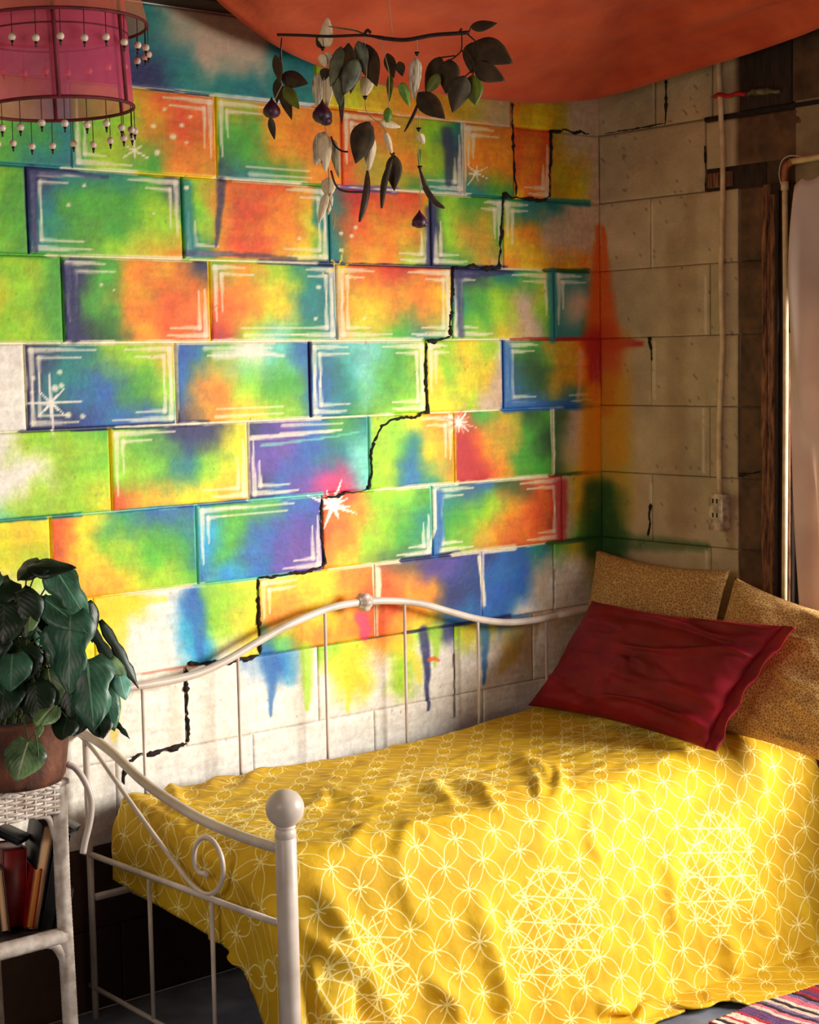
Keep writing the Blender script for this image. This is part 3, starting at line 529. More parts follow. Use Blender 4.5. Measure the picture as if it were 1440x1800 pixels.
# the opening in the right wall (behind and beside the curtain, mostly outside the frame)
def cpart(name, lo, hi, mat='cinder_plain', bev=.004): return box(name, lo, hi, M[mat], wall_right, bev)
M['cinder_plain'] = simple('plain_block', L(.62, .54, .42), L(.48, .40, .30), 14, .9, 60, .4, .004)
cpart('sill_wall', (0, -3.6, 0), (.15, -.71, .56)); cpart('header', (0, -3.6, 1.70), (.15, -.71, 2.42)); cpart('far_pier', (0, -4.2, 0), (.15, -3.6, 2.42))
win = tag(box('window_1', (.01, -.745, .56), (.06, -.705, 1.70), M['wood_dark'], None, .003), kind='structure')
for lo, hi in [((.02, -3.6, .56), (.06, -3.55, 1.70)), ((.02, -3.55, .56), (.06, -.745, .60)), ((.02, -3.55, 1.66), (.06, -.745, 1.70))]: box('frame_bar', lo, hi, M['wood_dark'], win, .003)
# peeling door-post timber beside the curtain
trim = tag(box('trim_1', (-.012, -.636, 0), (.012, -.614, 2.0), M['wood_old'], None, .004), kind='structure')
def rough_strip(y0, y1, x, z0, z1, mat, seed):
    z = np.linspace(z0, z1, 70); c = (y0+y1)/2+.004*fbm(z*9, z*0, seed); hw = (y1-y0)/2*(.75+.7*vnoise(z*14, z*0, seed+2))
    P = np.stack([np.stack([x+.010+0*z, c-hw, z], 1), np.stack([x+.0*z, c-hw*.8, z], 1), np.stack([x-.004+0*z, c, z], 1), np.stack([x+0*z, c+hw*.8, z], 1), np.stack([x+.010+0*z, c+hw, z], 1)])
    link('peeling_strip', grid_mesh('peeling_strip', P), mat, trim)
rough_strip(-.630, -.612, -.016, 0, 1.99, M['wood_old'], 51); rough_strip(-.655, -.640, -.016, 0, 1.97, M['wood_old'], 53)
box('door_stop', (-.006, -.71, 0), (.012, -.636, 2.0), M['wood_dark'], trim, .003); box('door_bead', (-.016, -.668, 0), (-.004, -.657, 1.98), M['wood_dark'], trim, .002); box('door_bead', (-.014, -.704, 0), (-.004, -.696, 1.6), M['wood_old'], trim, .002)
# ------------------------------------------------------------------ ceiling, floor
fl = tag(box('floor', (-4.5, -5.5, -.05), (.0, 0, 0), M['floor'], None, 0), kind='structure')
ce = tag(box('ceiling', (-4.5, -5.5, 2.62), (.15, .06, 2.68), M['dark_board'], None, 0), kind='structure')
for k in range(9): box('ceiling_board', (-4.4, -.19-.16*k, 2.60), (.1, -.035-.16*k, 2.622), M['dark_board'], ce, .003)
tag(box('trim_2', (-2.7, -.09, 2.402), (.0, .03, 2.60), M['dark_board'], None, .005), kind='structure')

# ================================================================== DAYBED
bed = thing('daybed', 'white metal daybed with arched back rail, scrolled end and ball post', 'bed', (-.9, -.45, 0))
WM = M['white_metal']; BX = -1.80
back_pts = [pY(x, y, -.06) for x, y in [(150, 1222), (180, 1215), (230, 1208), (300, 1196), (350, 1183), (400, 1160), (450, 1130), (500, 1102), (550, 1080), (590, 1066), (640, 1058), (690, 1056), (740, 1061), (790, 1075), (840, 1088), (890, 1094), (940, 1090), (990, 1080), (1025, 1072), (1050, 1070)]]
tube('back_rail', back_pts, .0100, WM, bed, 12, 90)
k0 = pY(640, 1058, -.06); kn = []
for z, r in [(-.022, .009), (-.020, .015), (-.013, .014), (-.011, .021), (-.004, .024), (.004, .024), (.011, .021), (.013, .014), (.020, .015), (.022, .009)]: kn.append((z, r))
Pk = np.array([[[k0[0]+z, k0[1]+r*(1+.12*math.cos(a*6))*math.cos(a), k0[2]+r*(1+.12*math.cos(a*6))*math.sin(a)] for z, r in kn] for a in np.linspace(0, 2*math.pi, 36, endpoint=False)])
link('knot_medallion', grid_mesh('knot_medallion', Pk, wrap_u=True), WM, bed)
rail = spline(back_pts, 300)
for x, y in [(250, 1205), (418, 1150), (571, 1073), (711, 1057), (840, 1088), (960, 1086)]:
    X = pY(x, y, -.06)[0]; zt = rail[np.argmin(abs(rail[:, 0]-X)), 2]
    tube('back_bar', [(X, -.06, zt), (X, -.06, .30)], .0042, WM, bed, 8)
tube('back_lower_rail', [(BX, -.06, .30), (-.03, -.06, .30)], .009, WM, bed, 8)
def P18(pts): return [pX(x, y, BX) for x, y in pts]
tube('end_rail', P18([(118, 1278), (135, 1284), (165, 1299), (200, 1325), (250, 1372), (300, 1408), (350, 1438), (400, 1461), (450, 1479), (490, 1491)]), .0112, WM, bed, 12, 60)
tube('end_scroll', P18([(126, 1283), (145, 1297), (170, 1325), (205, 1375), (240, 1425), (280, 1480), (310, 1520), (335, 1552), (360, 1571), (380, 1566), (392, 1540), (389, 1505), (374, 1478), (356, 1473), (343, 1492), (342, 1518), (350, 1533), (362, 1537)]), .0054, WM, bed, 10, 110)
e = pX(362, 1537, BX); lathe('scroll_tip', [(0, -.008), (.006, -.006), (.008, 0), (.006, .006), (0, .008)], e, WM, bed, 10)
lr = P18([(140, 1495), (487, 1622)]); tube('end_lower_rail', lr, .0072, WM, bed, 10)
br_ = [(BX, -.02, .075), (BX, -.84, .075)]; tube('end_bottom_rail', br_, .006, WM, bed, 8)
for x, y in [(262, 1545), (372, 1586)]:
    p = pX(x, y, BX); tube('end_bar', [(p[0], p[1], p[2]), (p[0], p[1], .075)], .0052, WM, bed, 8)
p = pX(160, 1502, BX); tube('end_bar', [tuple(p), (p[0], p[1], .075)], .005, WM, bed, 8)
tube('back_post', [(BX, -.04, 0), (BX, -.04, .74)], .008, WM, bed, 12); tube('back_post', [(-.03, -.06, 0), (-.03, -.06, .80)], .016, WM, bed, 12)
PY_ = -.83; PXX = pY(503, 1500, PY_)[0]; zb = pY(500, 1421, PY_)[2]; prof = [(0, 0), (.0215, 0), (.0215, zb-.062), (.0200, zb-.0605), (.0200, zb-.0585), (.0215, zb-.057), (.0215, zb-.046), (.0195, zb-.043), (.0185, zb-.040), (.021, zb-.037), (.0185, zb-.034)]
post = lathe('front_post', prof, (PXX, PY_, 0), WM, bed, 28)
link('ball_finial', grid_mesh('ball_finial', np.array([[[PXX+.0385*math.sin(t)*math.cos(a), PY_+.0385*math.sin(t)*math.sin(a), zb-.0385*math.cos(t)] for t in np.linspace(.02, math.pi-.001, 20)] for a in np.linspace(0, 2*math.pi, 32, endpoint=False)]), wrap_u=True), WM, post)
tube('side_rail', [(-1.75, -.72, .30), (-.03, -.72, .30)], .012, WM, bed, 8)
tube('slat_rail', [(-1.72, -.10, .305), (-1.72, -.77, .305)], .006, WM, bed, 8)
mat_o = box('mattress', (-1.742, -.757, .315), (-.035, -.095, .492), M['navy'], None, .05, 4)
tag(mat_o, 'navy mattress showing dark blue under the yellow duvet at the foot end', 'mattress')
tube('piping', [(-1.744, -.71, .34), (-1.744, -.14, .34)], .004, M['navy'], mat_o, 8)

# ================================================================== DUVET (draped with a small cloth solver)
def drape():
    xl, yw_ = -1.78, -.095
    na, nb = 132, 92
    s = np.linspace(0, 1, na); t = np.linspace(0, 1, nb)
    SS, TT = np.meshgrid(s, t, indexing='ij')
    foot = .165+.03*np.clip(TT/.58, 0, 1)                                # overhang at the foot grows towards the front
    LB = .70+.30+.27*SS**.45
    rx = -.02-(1.76+foot)*(1-SS); ry = -LB*TT
    R2 = np.stack([rx, ry], -1)
    # start: over the bed, slightly gathered so that it rumples
    Xp = np.zeros((na, nb, 3)); Xp[..., 0] = -.02+(rx+.02)*.972+.0; Xp[..., 1] = yw_+ry*.972
    Xp[..., 2] = .56+.020*fbm(rx*7, ry*7, 71)+.05*np.exp(-((rx+.95)/.3)**2-((ry+.33)/.16)**2)*(.3+fbm(rx*15, ry*15, 73))
    over = np.clip(-.82-Xp[..., 1], 0, 9); Xp[..., 1] += over*.75; Xp[..., 2] -= over*.6
    ov2 = np.clip(xl+.02-Xp[..., 0], 0, 9); Xp[..., 0] += ov2*.86; Xp[..., 2] -= ov2*.8
    V = np.zeros_like(Xp)
    cons = []
    def sl(di, dj, k):
        A = R2[max(0, -di):na-max(0, di), max(0, -dj):nb-max(0, dj)]; B = R2[max(0, di):, max(0, dj):][:A.shape[0], :A.shape[1]] if dj >= 0 else R2[di:, :dj]
        return None
    def pair(di, dj):
        ia = slice(0, na-di); ib = slice(di, na)
        ja, jb = (slice(0, nb-dj), slice(dj, nb)) if dj >= 0 else (slice(-dj, nb), slice(0, nb+dj))
        return ia, ja, ib, jb, np.linalg.norm(R2[ib, jb]-R2[ia, ja], axis=-1)
    for (di, dj), k in (((1, 0), 1), ((0, 1), 1), ((1, 1), .35), ((1, -1), .35), ((2, 0), .12), ((0, 2), .12), ((4, 0), .05), ((0, 4), .05)): cons.append(pair(di, dj)+(k,))
    dt = 1/60.; g = np.array([0, 0, -3.2]); prev = Xp.copy()
    cnt = np.zeros((na, nb, 1))
    for ia, ja, ib, jb, L0, k in cons: cnt[ia, ja] += min(1, k*2); cnt[ib, jb] += min(1, k*2)
    slant = lambda x: .030+.16*np.clip((x+1.75)/1.7, 0, 1)**.8
    def collide(X, P):
        x, y, z = X[..., 0], X[..., 1], X[..., 2]
        # bed: rounded slab with a front that slopes out to the floor
        r = .085; zt = .530-.012*np.exp(-((x+.9)/.5)**2)+.018*np.exp(-((x+.25)/.3)**2)
        yf = -.775-slant(x)*np.clip((zt-z)/zt, 0, 1)-.010*np.sin(x*13+1)*np.clip((zt-z)/.3, 0, 1)
        xf = np.where(z > .25, -1.770, -1.70)
        qx = np.maximum(xf+r-x, 0); qy = np.maximum(yf+r-y, 0); qz = np.maximum(z-(zt-r), 0)
        dist = np.sqrt(qx**2+qy**2+qz**2)
        ins = (x > xf) & (y > yf) & (z < zt) & (dist < r)
        cor = ins & (dist > 1e-5)
        sc = np.where(cor, r/np.maximum(dist, 1e-5), 1)
        nx = xf+r-qx*sc; ny = yf+r-qy*sc; nz = zt-r+qz*sc
        x = np.where(cor & (qx > 0), nx, x); y = np.where(cor & (qy > 0), ny, y); z = np.where(cor & (qz > 0), nz, z)
        deep = ins & ~cor; y = np.where(deep, np.minimum(y, yf), y)
        touch = ins
        # foot rail bars keep the cloth in, floor, walls, post
        x = np.where((y > -.845) & (z < .60), np.maximum(x, -1.792), x)
        fr = z < .014; z = np.maximum(z, .014); y = np.minimum(y, -.030); x = np.minimum(x, -.030)
        dx, dy = x-PXX, y-PY_; d = np.sqrt(dx*dx+dy*dy); hit = (d < .036) & (z < zb+.03); f = np.where(hit, .036/np.maximum(d, 1e-4), 1)
        x = PXX+dx*f; y = PY_+dy*f
        N_ = np.stack([x, y, z], -1); tt = (touch | fr)[..., None]
        N_[..., :2] = np.where(tt, N_[..., :2]*.25+P[..., :2]*.75, N_[..., :2])   # friction
        return N_
    for it in range(150):
        V = V*.96+g*dt; V[..., :] *= 1
        P0 = Xp; X = Xp+V*dt
        if it < 70: X[..., 0] += 0
        for _ in range(14):
            acc = np.zeros_like(X)
            for ia, ja, ib, jb, L0, k in cons:
                d = X[ib, jb]-X[ia, ja]; l = np.sqrt((d*d).sum(-1))+1e-9; c = (k*.5*(l-L0)/l)[..., None]*d
                acc[ia, ja] += c; acc[ib, jb] -= c
            X = X+acc/cnt*1.6
            X = collide(X, P0)
        V = (X-P0)/dt; sp_ = np.linalg.norm(V, axis=-1, keepdims=True); V = V*np.minimum(1, 2.2/(sp_+1e-9)); Xp = X
    return Xp, R2
DX, R2 = drape()
# gentle smoothing + fine creases running with the cloth
for _ in range(2):
    A = DX.copy(); A[1:-1, 1:-1] = .5*DX[1:-1, 1:-1]+.125*(DX[2:, 1:-1]+DX[:-2, 1:-1]+DX[1:-1, 2:]+DX[1:-1, :-2]); DX = A
def up2(A):
    for ax in (0, 1):
        B = np.moveaxis(A, ax, 0); pad = np.concatenate([2*B[:1]-B[1:2], B, 2*B[-1:]-B[-2:-1]]); mid = (-pad[:-3]+9*pad[1:-2]+9*pad[2:-1]-pad[3:])/16
        O = np.zeros((2*len(B)-1,)+B.shape[1:]); O[::2] = B; O[1::2] = mid; A = np.moveaxis(O, 0, ax)
    return A
def sm(A, ax, n=60):
    for _ in range(n): B = np.moveaxis(A, ax, 0).copy(); B[1:-1] = .5*B[1:-1]+.25*(B[2:]+B[:-2]); A = np.moveaxis(B, 0, ax)
    return A
dv = np.linalg.norm(np.diff(DX, axis=1), axis=-1); du = np.linalg.norm(np.diff(DX, axis=0), axis=-1)
vv = np.concatenate([np.zeros((DX.shape[0], 1)), np.cumsum(sm(dv, 0), 1)], 1); uu = np.concatenate([np.cumsum(sm(du, 1)[::-1], 0)[::-1], np.zeros((1, DX.shape[1]))], 0)
R2 = np.stack([-uu, -vv], -1)                       # printed pattern follows the woven length of the cloth
DX = up2(DX); R2 = up2(R2)
nrmD = np.cross(np.gradient(DX, axis=0), np.gradient(DX, axis=1)); nrmD /= np.linalg.norm(nrmD, axis=-1, keepdims=True)+1e-9
for _ in range(3): nrmD[1:-1, 1:-1] = .2*(nrmD[1:-1, 1:-1]+nrmD[2:, 1:-1]+nrmD[:-2, 1:-1]+nrmD[1:-1, 2:]+nrmD[1:-1, :-2])
if nrmD[130, 60, 2] < 0: nrmD = -nrmD
FOLDS = [([(905, 1335), (930, 1342), (955, 1360), (965, 1385)], 9, .016), ([(918, 1360), (938, 1370), (948, 1392), (944, 1408)], 7, .014), ([(965, 1345), (985, 1365), (978, 1400), (950, 1412)], 8, .014), ([(750, 1375), (780, 1395), (800, 1420)], 9, .014), ([(800, 1370), (840, 1390), (870, 1412), (920, 1425)], 9, .014),
 ([(830, 1385), (880, 1395), (930, 1392)], 7, .010), ([(580, 1392), (600, 1400), (640, 1405), (700, 1398)], 9, .014), ([(575, 1395), (560, 1415), (530, 1430)], 9, .012), ([(718, 1452), (735, 1462), (765, 1478)], 9, .016), ([(718, 1452), (705, 1480), (695, 1510)], 9, .014), ([(650, 1440), (625, 1475), (605, 1495)], 10, .012), ([(1098, 1378), (1120, 1388), (1145, 1402)], 8, .014), ([(1020, 1390), (1060, 1382), (1100, 1378)], 8, .008),
 ([(250, 1375), (225, 1400), (205, 1412)], 8, .014), ([(330, 1352), (300, 1380), (320, 1420), (370, 1440)], 10, .016), ([(200, 1385), (300, 1440), (330, 1460)], 10, .012), ([(170, 1395), (260, 1430), (330, 1480), (420, 1540), (487, 1610)], 10, .012), ([(420, 1345), (380, 1372), (360, 1395)], 9, .012), ([(500, 1330), (460, 1350), (430, 1380)], 8, .010),
 ([(835, 1555), (850, 1650), (880, 1740), (900, 1790)], 18, .024), ([(1185, 1500), (1180, 1580), (1190, 1650)], 11, .018), ([(1050, 1415), (1040, 1470), (1060, 1520)], 9, .010), ([(560, 1550), (600, 1640), (640, 1700), (690, 1790)], 16, .028), ([(575, 1560), (610, 1600), (650, 1660)], 9, .016), ([(540, 1640), (600, 1690), (660, 1780)], 14, .020), ([(550, 1680), (560, 1740), (590, 1800)], 10, .018),
 ([(1330, 1320), (1340, 1400), (1325, 1480)], 9, .012), ([(1390, 1330), (1410, 1420), (1400, 1500)], 10, .012), ([(1320, 1560), (1350, 1640), (1330, 1700)], 16, .018), ([(1400, 1560), (1420, 1640), (1425, 1700)], 14, .018), ([(1270, 1640), (1290, 1680), (1280, 1730)], 12, .014), ([(965, 1430), (950, 1470), (940, 1510)], 10, .008), ([(760, 1720), (790, 1760), (800, 1800)], 14, .018), ([(690, 1500), (720, 1580), (760, 1640)], 16, .010)]
Qd = proj(DX).reshape(-1, 2); hD = np.zeros(len(Qd)); Qd = Qd+np.stack([fbm(Qd[:, 0]/26, Qd[:, 1]/26, 81), fbm(Qd[:, 0]/26, Qd[:, 1]/26, 82)], 1)*14
for pts, w_, h_ in FOLDS:
    pts = spline(np.array(pts, float), 14) if len(pts) > 2 else np.array(pts, float); bestd = np.full(len(Qd), 1e9); tt = np.zeros(len(Qd))
    for i in range(len(pts)-1):
        a, b = pts[i], pts[i+1]; ab = b-a; t = np.clip(((Qd-a) @ ab)/(ab @ ab), 0, 1); d = np.linalg.norm(Qd-a-t[:, None]*ab, axis=1); k = d < bestd; bestd = np.where(k, d, bestd); tt = np.where(k, (i+t)/(len(pts)-1), tt)
    hD += (1.2 if w_ >= 12 else .85)*h_*np.exp(-(bestd/(1.2*w_))**2)*np.clip(np.sin(np.pi*(.06+.88*tt))*1.3, 0, 1)
hD = hD.reshape(DX.shape[:2]); u_, v_ = R2[..., 0], R2[..., 1]
rdg = 1-np.abs(2*fbm(u_*5+v_*2.5, v_*12, 87, 3)*1.6); hD += .010*np.clip(rdg-.55, 0, 1)*(1-np.clip((.50-DX[..., 2])/.1, 0, 1))
hD += .006*fbm(u_*9, v_*9, 83)+.004*fbm(u_*24+v_*6, v_*14, 84)
drop_ = np.clip((.50-DX[..., 2])/.45, 0, 1); hD += drop_*(.016*fbm(u_*11+v_*1.2, v_*1.6, 85)*1.6+.008*fbm(u_*26, v_*3, 86))
DX = DX+nrmD*np.maximum(hD, -.004)[..., None]
DX[..., 2] = np.maximum(DX[..., 2], .016); DX[..., 1] = np.minimum(DX[..., 1], -.028); DX[..., 0] = np.minimum(DX[..., 0], -.028)
print('foot x range', DX[..., 0].min(), 'hem z', DX[-1, -1], DX[0, -1], DX[0, 0])
me = grid_mesh('duvet', DX, uv=R2); duvet = link('duvet', me, M['duvet'])
tag(duvet, 'rumpled yellow duvet printed with white interlocking circles, draped over the daybed', 'duvet')
so = duvet.modifiers.new('thick', 'SOLIDIFY'); so.thickness = .006; so.offset = 1

# ================================================================== PILLOWS
def pillow(name, tl, tr, bl, br, thick, mat, label, group=None, wr=.012, seed=0, flange=0, bulge_front=1.0, n=56):
    tl, tr, bl, br = [np.array(v, float) for v in (tl, tr, bl, br)]; c = (tl+tr+bl+br)/4
    s = np.linspace(-1, 1, n); U, Vv = np.meshgrid(s, s, indexing='ij'); fu, fv = (U+1)/2, (Vv+1)/2
    pin = .045*(1-U**2)*np.abs(Vv)**3*np.sign(Vv); pin2 = .045*(1-Vv**2)*np.abs(U)**3*np.sign(U)     # sides pulled in between the corners
    fu2 = fu-pin2*1.2*.8; fv2 = fv-pin*1.2*.8
    B = (bl[None, None]*(1-fu2)[..., None]+br*(fu2)[..., None])*(1-fv2)[..., None]+(tl*(1-fu2)[..., None]+tr*fu2[..., None])*fv2[..., None]
    nrm = np.cross(br-bl, tl-bl); nrm /= np.linalg.norm(nrm)
    m = np.clip(1-np.abs(U)**2.6, 0, 1)*np.clip(1-np.abs(Vv)**2.6, 0, 1); T = thick*m**.55
    an = np.arctan2(Vv, U); rad = np.sqrt(U*U+Vv*Vv)
    w_ = wr*(fbm(U*2.2+an*.6, Vv*2.2, seed, 3)*1.6+.9*fbm(an*1.6, rad*1.1, seed+9, 2)*np.clip(rad-.25, 0, 1))*np.clip(m*3, 0, 1)**.5
    rg = 1-np.abs(2*(fbm(U*1.1-Vv*1.3, Vv*2.6+U*.9, seed+21, 2)+.5)-1)*1.0; w_ = w_+wr*.9*np.clip(rg-.72, 0, 1)*3*np.clip(m*4, 0, 1)**.5*(.35+.65*np.clip(U+.4, 0, 1))
    front = B+nrm*(T*bulge_front+w_)[..., None]; back = B-nrm*(T*.8)[..., None]
    ring = []
    Vt = np.concatenate([front.reshape(-1, 3), back.reshape(-1, 3)]); i = np.arange(n*n).reshape(n, n)
    F = np.stack([i[:-1, :-1], i[1:, :-1], i[1:, 1:], i[:-1, 1:]], -1).reshape(-1, 4); F2 = F[:, ::-1]+n*n
    me = bpy.data.meshes.new(name); fill(me, Vt, np.concatenate([F, F2]))
    bm = bmesh.new(); bm.from_mesh(me); bmesh.ops.remove_doubles(bm, verts=bm.verts[:], dist=.0006); bm.to_mesh(me); bm.free(); smooth(me)
    o = link(name, me, mat); tag(o, label, 'pillow', group); return o, B, nrm
g_t = 'tan pillows leaning on the far wall'
pillow('pillow', pX(1048, 965, -.06), pX(1284, 1002, -.06), (-.20, -.045, .545), (-.20, -.56, .545), .060, M['tan_pillow'], 'tan scale-patterned pillow in the room corner, behind the red one', g_t, .010, 5)
pillow('pillow', pX(1292, 1014, -.13), (-.14, -1.07, .868), (-.262, -.56, .545), (-.245, -1.06, .505), .068, M['tan_pillow'], 'tan scale-patterned pillow below the white curtain, nearest the window', g_t, .016, 8)
red, RBm, rn = pillow('throw_pillow', pX(1040, 1056, -.235), pX(1380, 1100, -.315), (-.395, -.075, .55), (-.445, -.775, .55), .075, M['crimson'], 'crimson red creased pillow lying in front of the tan pillows', None, .024, 3, n=110)
# the stitched flange hem at the open end of the red case
fp = RBm[-3:, :, :]; n_ = fp.shape[1]; rows = []
end = RBm[-1]; inner = RBm[-8]
dirv = np.array([0.0, -1.0, -.05])
for k, q in enumerate(np.linspace(0, 1, 7)):
    rows.append(end+dirv*(-.006+.040*q)+rn*(.006*np.sin(np.linspace(0, 26, n_)+q*2)+.006*fbm(np.linspace(0, 9, n_), np.full(n_, q*2.), 4))[:, None]*q)
P = np.array(rows); fo = link('flange_hem', grid_mesh('flange_hem', P), M['crimson'], red); fo.modifiers.new('thick', 'SOLIDIFY').thickness = .004

# ================================================================== CANOPY CLOTH
edge = [pY(375, -6, -.20), pY(400, 18, -.19), pY(480, 78, -.18), pY(560, 116, -.17), pY(660, 147, -.16), pY(790, 168, -.15), pY(930, 181, -.15), pY(1000, 179, -.15), pY(1055, 173, -.13), pX(1110, 158, -.10), pX(1200, 130, -.09), pX(1300, 100, -.08), pX(1380, 73, -.08), pX(1440, 50, -.08), pX(1540, 5, -.08)]
E_ = spline(edge, 120); nt_ = 60; P = np.zeros((120, nt_, 3))
toward = np.array([-.55, -.80, 0])
for j, q in enumerate(np.linspace(0, 1, nt_)):
    sag = .0+.34*q**.75
    P[:, j] = E_+toward*(1.25*q)+np.array([0, 0, 1])*(sag*.92)
ii = np.linspace(0, 1, 120)[:, None]; qq = np.linspace(0, 1, nt_)[None]
P[..., 2] += .030*fbm(ii*5+qq*3, qq*16+ii*2, 91)*np.clip(qq*6, 0, 1)+.012*fbm(ii*14+qq*9, qq*30, 92)*np.clip(qq*6, 0, 1)
P[..., 2] = np.minimum(P[..., 2], 2.595)
can = link('canopy_cloth', grid_mesh('canopy_cloth', P), M['canopy']); tag(can, 'orange red cloth sagging below the ceiling over the bed', 'canopy'); m_ = can.modifiers.new('thick', 'SOLIDIFY'); m_.thickness = .003
# ================================================================== CURTAIN
nz, ny = 70, 120; yy = np.linspace(0, 1, ny); P = np.zeros((ny, nz, 3))
for j, q in enumerate(np.linspace(0, 1, nz)):
    z = 2.02-1.46*q; y0 = -.752+.000*q-.03*q**2-.02*(1-q)**6; wdt = .19
    s_ = yy; P[:, j, 1] = y0-wdt*s_; P[:, j, 2] = z-.07*np.clip(.10-s_, 0, 1)*(1-q)*6-.03*np.sin(s_*9)*(1-q)
    P[:, j, 0] = -.038-.020*np.sin(s_*15+q*2.4)*(.5+.5*q)-.026*np.sin(s_*6+3.0*q+.6)-.030*np.exp(-((s_-.55*q+.02)/.09)**2)-.006*np.sin(s_*36+q*5)*q
cur = link('curtain', grid_mesh('curtain', P), M['curtain']); tag(cur, 'white curtain sheet hanging at the right beside the painted pole', 'curtain'); cur.modifiers.new('thick', 'SOLIDIFY').thickness = .002
# ================================================================== PIPES, WIRES
pole = thing('curtain_pole_frame', 'thin cream painted pole standing beside the white curtain', 'pole', (-.03, -.69, .5))
a = pX(1380, 322, -.03); b_ = pX(1378, 1045, -.03); tube('upright', [a, (a[0], a[1]-.004, 1.5), (b_[0], b_[1], .60)], .0075, M['pipe'], pole, 10, 30)
tube('collar', [a+np.array([0, 0, .004]), a-np.array([0, 0, .018])], .0105, M['pipe'], pole, 10)
b2 = pX(1383, 288, -.03); tube('elbow', [a, a+np.array([0, 0, .025]), b2+np.array([0, 0, -.004]), b2+np.array([0, -.02, .003])], .0095, M['copper'], pole, 10, 20)
tube('crossbar', [b2+np.array([0, -.012, .004]), b2+np.array([0, -.25, .010])], .0085, M['pipe'], pole, 10)
wl = tube('wire_loop', [pX(x, y, -.024) for x, y in [(1373, 324), (1370, 305), (1374, 285), (1385, 275), (1400, 274), (1425, 278), (1460, 276), (1500, 270)]], .0016, M['wire'], None, 6, 50); tag(wl, 'thin white wire looping over the pole elbow at the curtain top', 'wire')
cord = thing('power_cable', 'cream cable running down the far wall into the socket box', 'cable', (-.02, -.45, 1.16))
tube('cable', [pX(x, y, -.016) for x, y in [(1262, 60), (1263, 120), (1266, 165), (1268, 215), (1271, 300), (1269, 400), (1268, 520), (1270, 600), (1268, 650), (1265, 720), (1264, 800), (1265, 858), (1266, 868)]], .0072, M['pipe'], cord, 10, 90)
tie = tag(tube('red_ribbon', [pX(x, y, -.027) for x, y in [(1256, 171), (1264, 166), (1280, 169), (1296, 164), (1310, 166)]], .0058, M['red_tie'], None, 8, 30), 'red ribbon tied around the cream cable near the ceiling', 'ribbon')
bt = thing('wall_bolt', 'greenish bolt stuck in the wall beside the red ribbon', 'bolt', pX(1360, 162, 0))
tube('shaft', [pX(1312, 166, -.012), pX(1322, 163, -.012), pX(1345, 160, -.012), pX(1372, 161, -.012)], .006, M['bolt'], bt, 8, 16); tube('nut', [pX(1322, 162, -.012), pX(1352, 160, -.012)], .0095, M['bolt'], bt, 6)
sk = thing('socket_box', 'cream paint-splashed socket box at the end of the wall cable', 'socket', pX(1262, 930, 0))
q0 = pX(1256, 868, -.02); q1 = pX(1277, 931, -.02)
box('box_body', (-.040, q1[1], q1[2]), (.002, q0[1], q0[2]), M['box'], sk, .004); box('face_plate', (-.043, q1[1]-.002, q1[2]-.003), (-.038, q0[1]+.002, q0[2]+.003), M['box'], sk, .002)
for dz in (.035, .075):
    for dy in (-.007, .007): box('slot', (-.0445, (q0[1]+q1[1])/2+dy-.002, q1[2]+dz), (-.0425, (q0[1]+q1[1])/2+dy+.002, q1[2]+dz+.012), M['crack'], sk, 0)
# ================================================================== RUG
bmr = np.meshgrid(np.linspace(-.78, .0, 160), np.linspace(-1.06, -2.3, 240), indexing='ij'); U, Vv = bmr
strip = (U*1.0+Vv*.04+.006*fbm(U*30, Vv*30, 31))*75; kk = np.floor(strip).astype(int)
cols = np.array([L(*c)[:3] for c in [(.72, .16, .24), (.90, .80, .74), (.22, .16, .22), (.86, .45, .55), (.40, .26, .46), (.80, .24, .24), (.14, .12, .16), (.92, .86, .80), (.60, .20, .34), (.50, .42, .60)]])
rgb = cols[(_T[(kk*13) & 255, (kk*29+7) & 255]*9.99).astype(int)]*(1+.6*fbm(U*90, Vv*200, 33))[..., None]
edgew = np.clip((U+.78)/.01, 0, 1)
P = np.stack([U+.01*fbm(Vv*40, U*0, 34), Vv, .006+.0035*np.abs(np.sin(strip*math.pi))+.002*fbm(U*60, Vv*60, 35)], -1)
me = grid_mesh('rug', P); paint_attr(me, rgb.reshape(-1, 3)); rug = link('rug', me, M['rug']); rug.modifiers.new('thick', 'SOLIDIFY').thickness = .006; rug.modifiers['thick'].offset = -1
tag(rug, 'striped pink, cream and purple woven rag rug on the floor', 'rug')

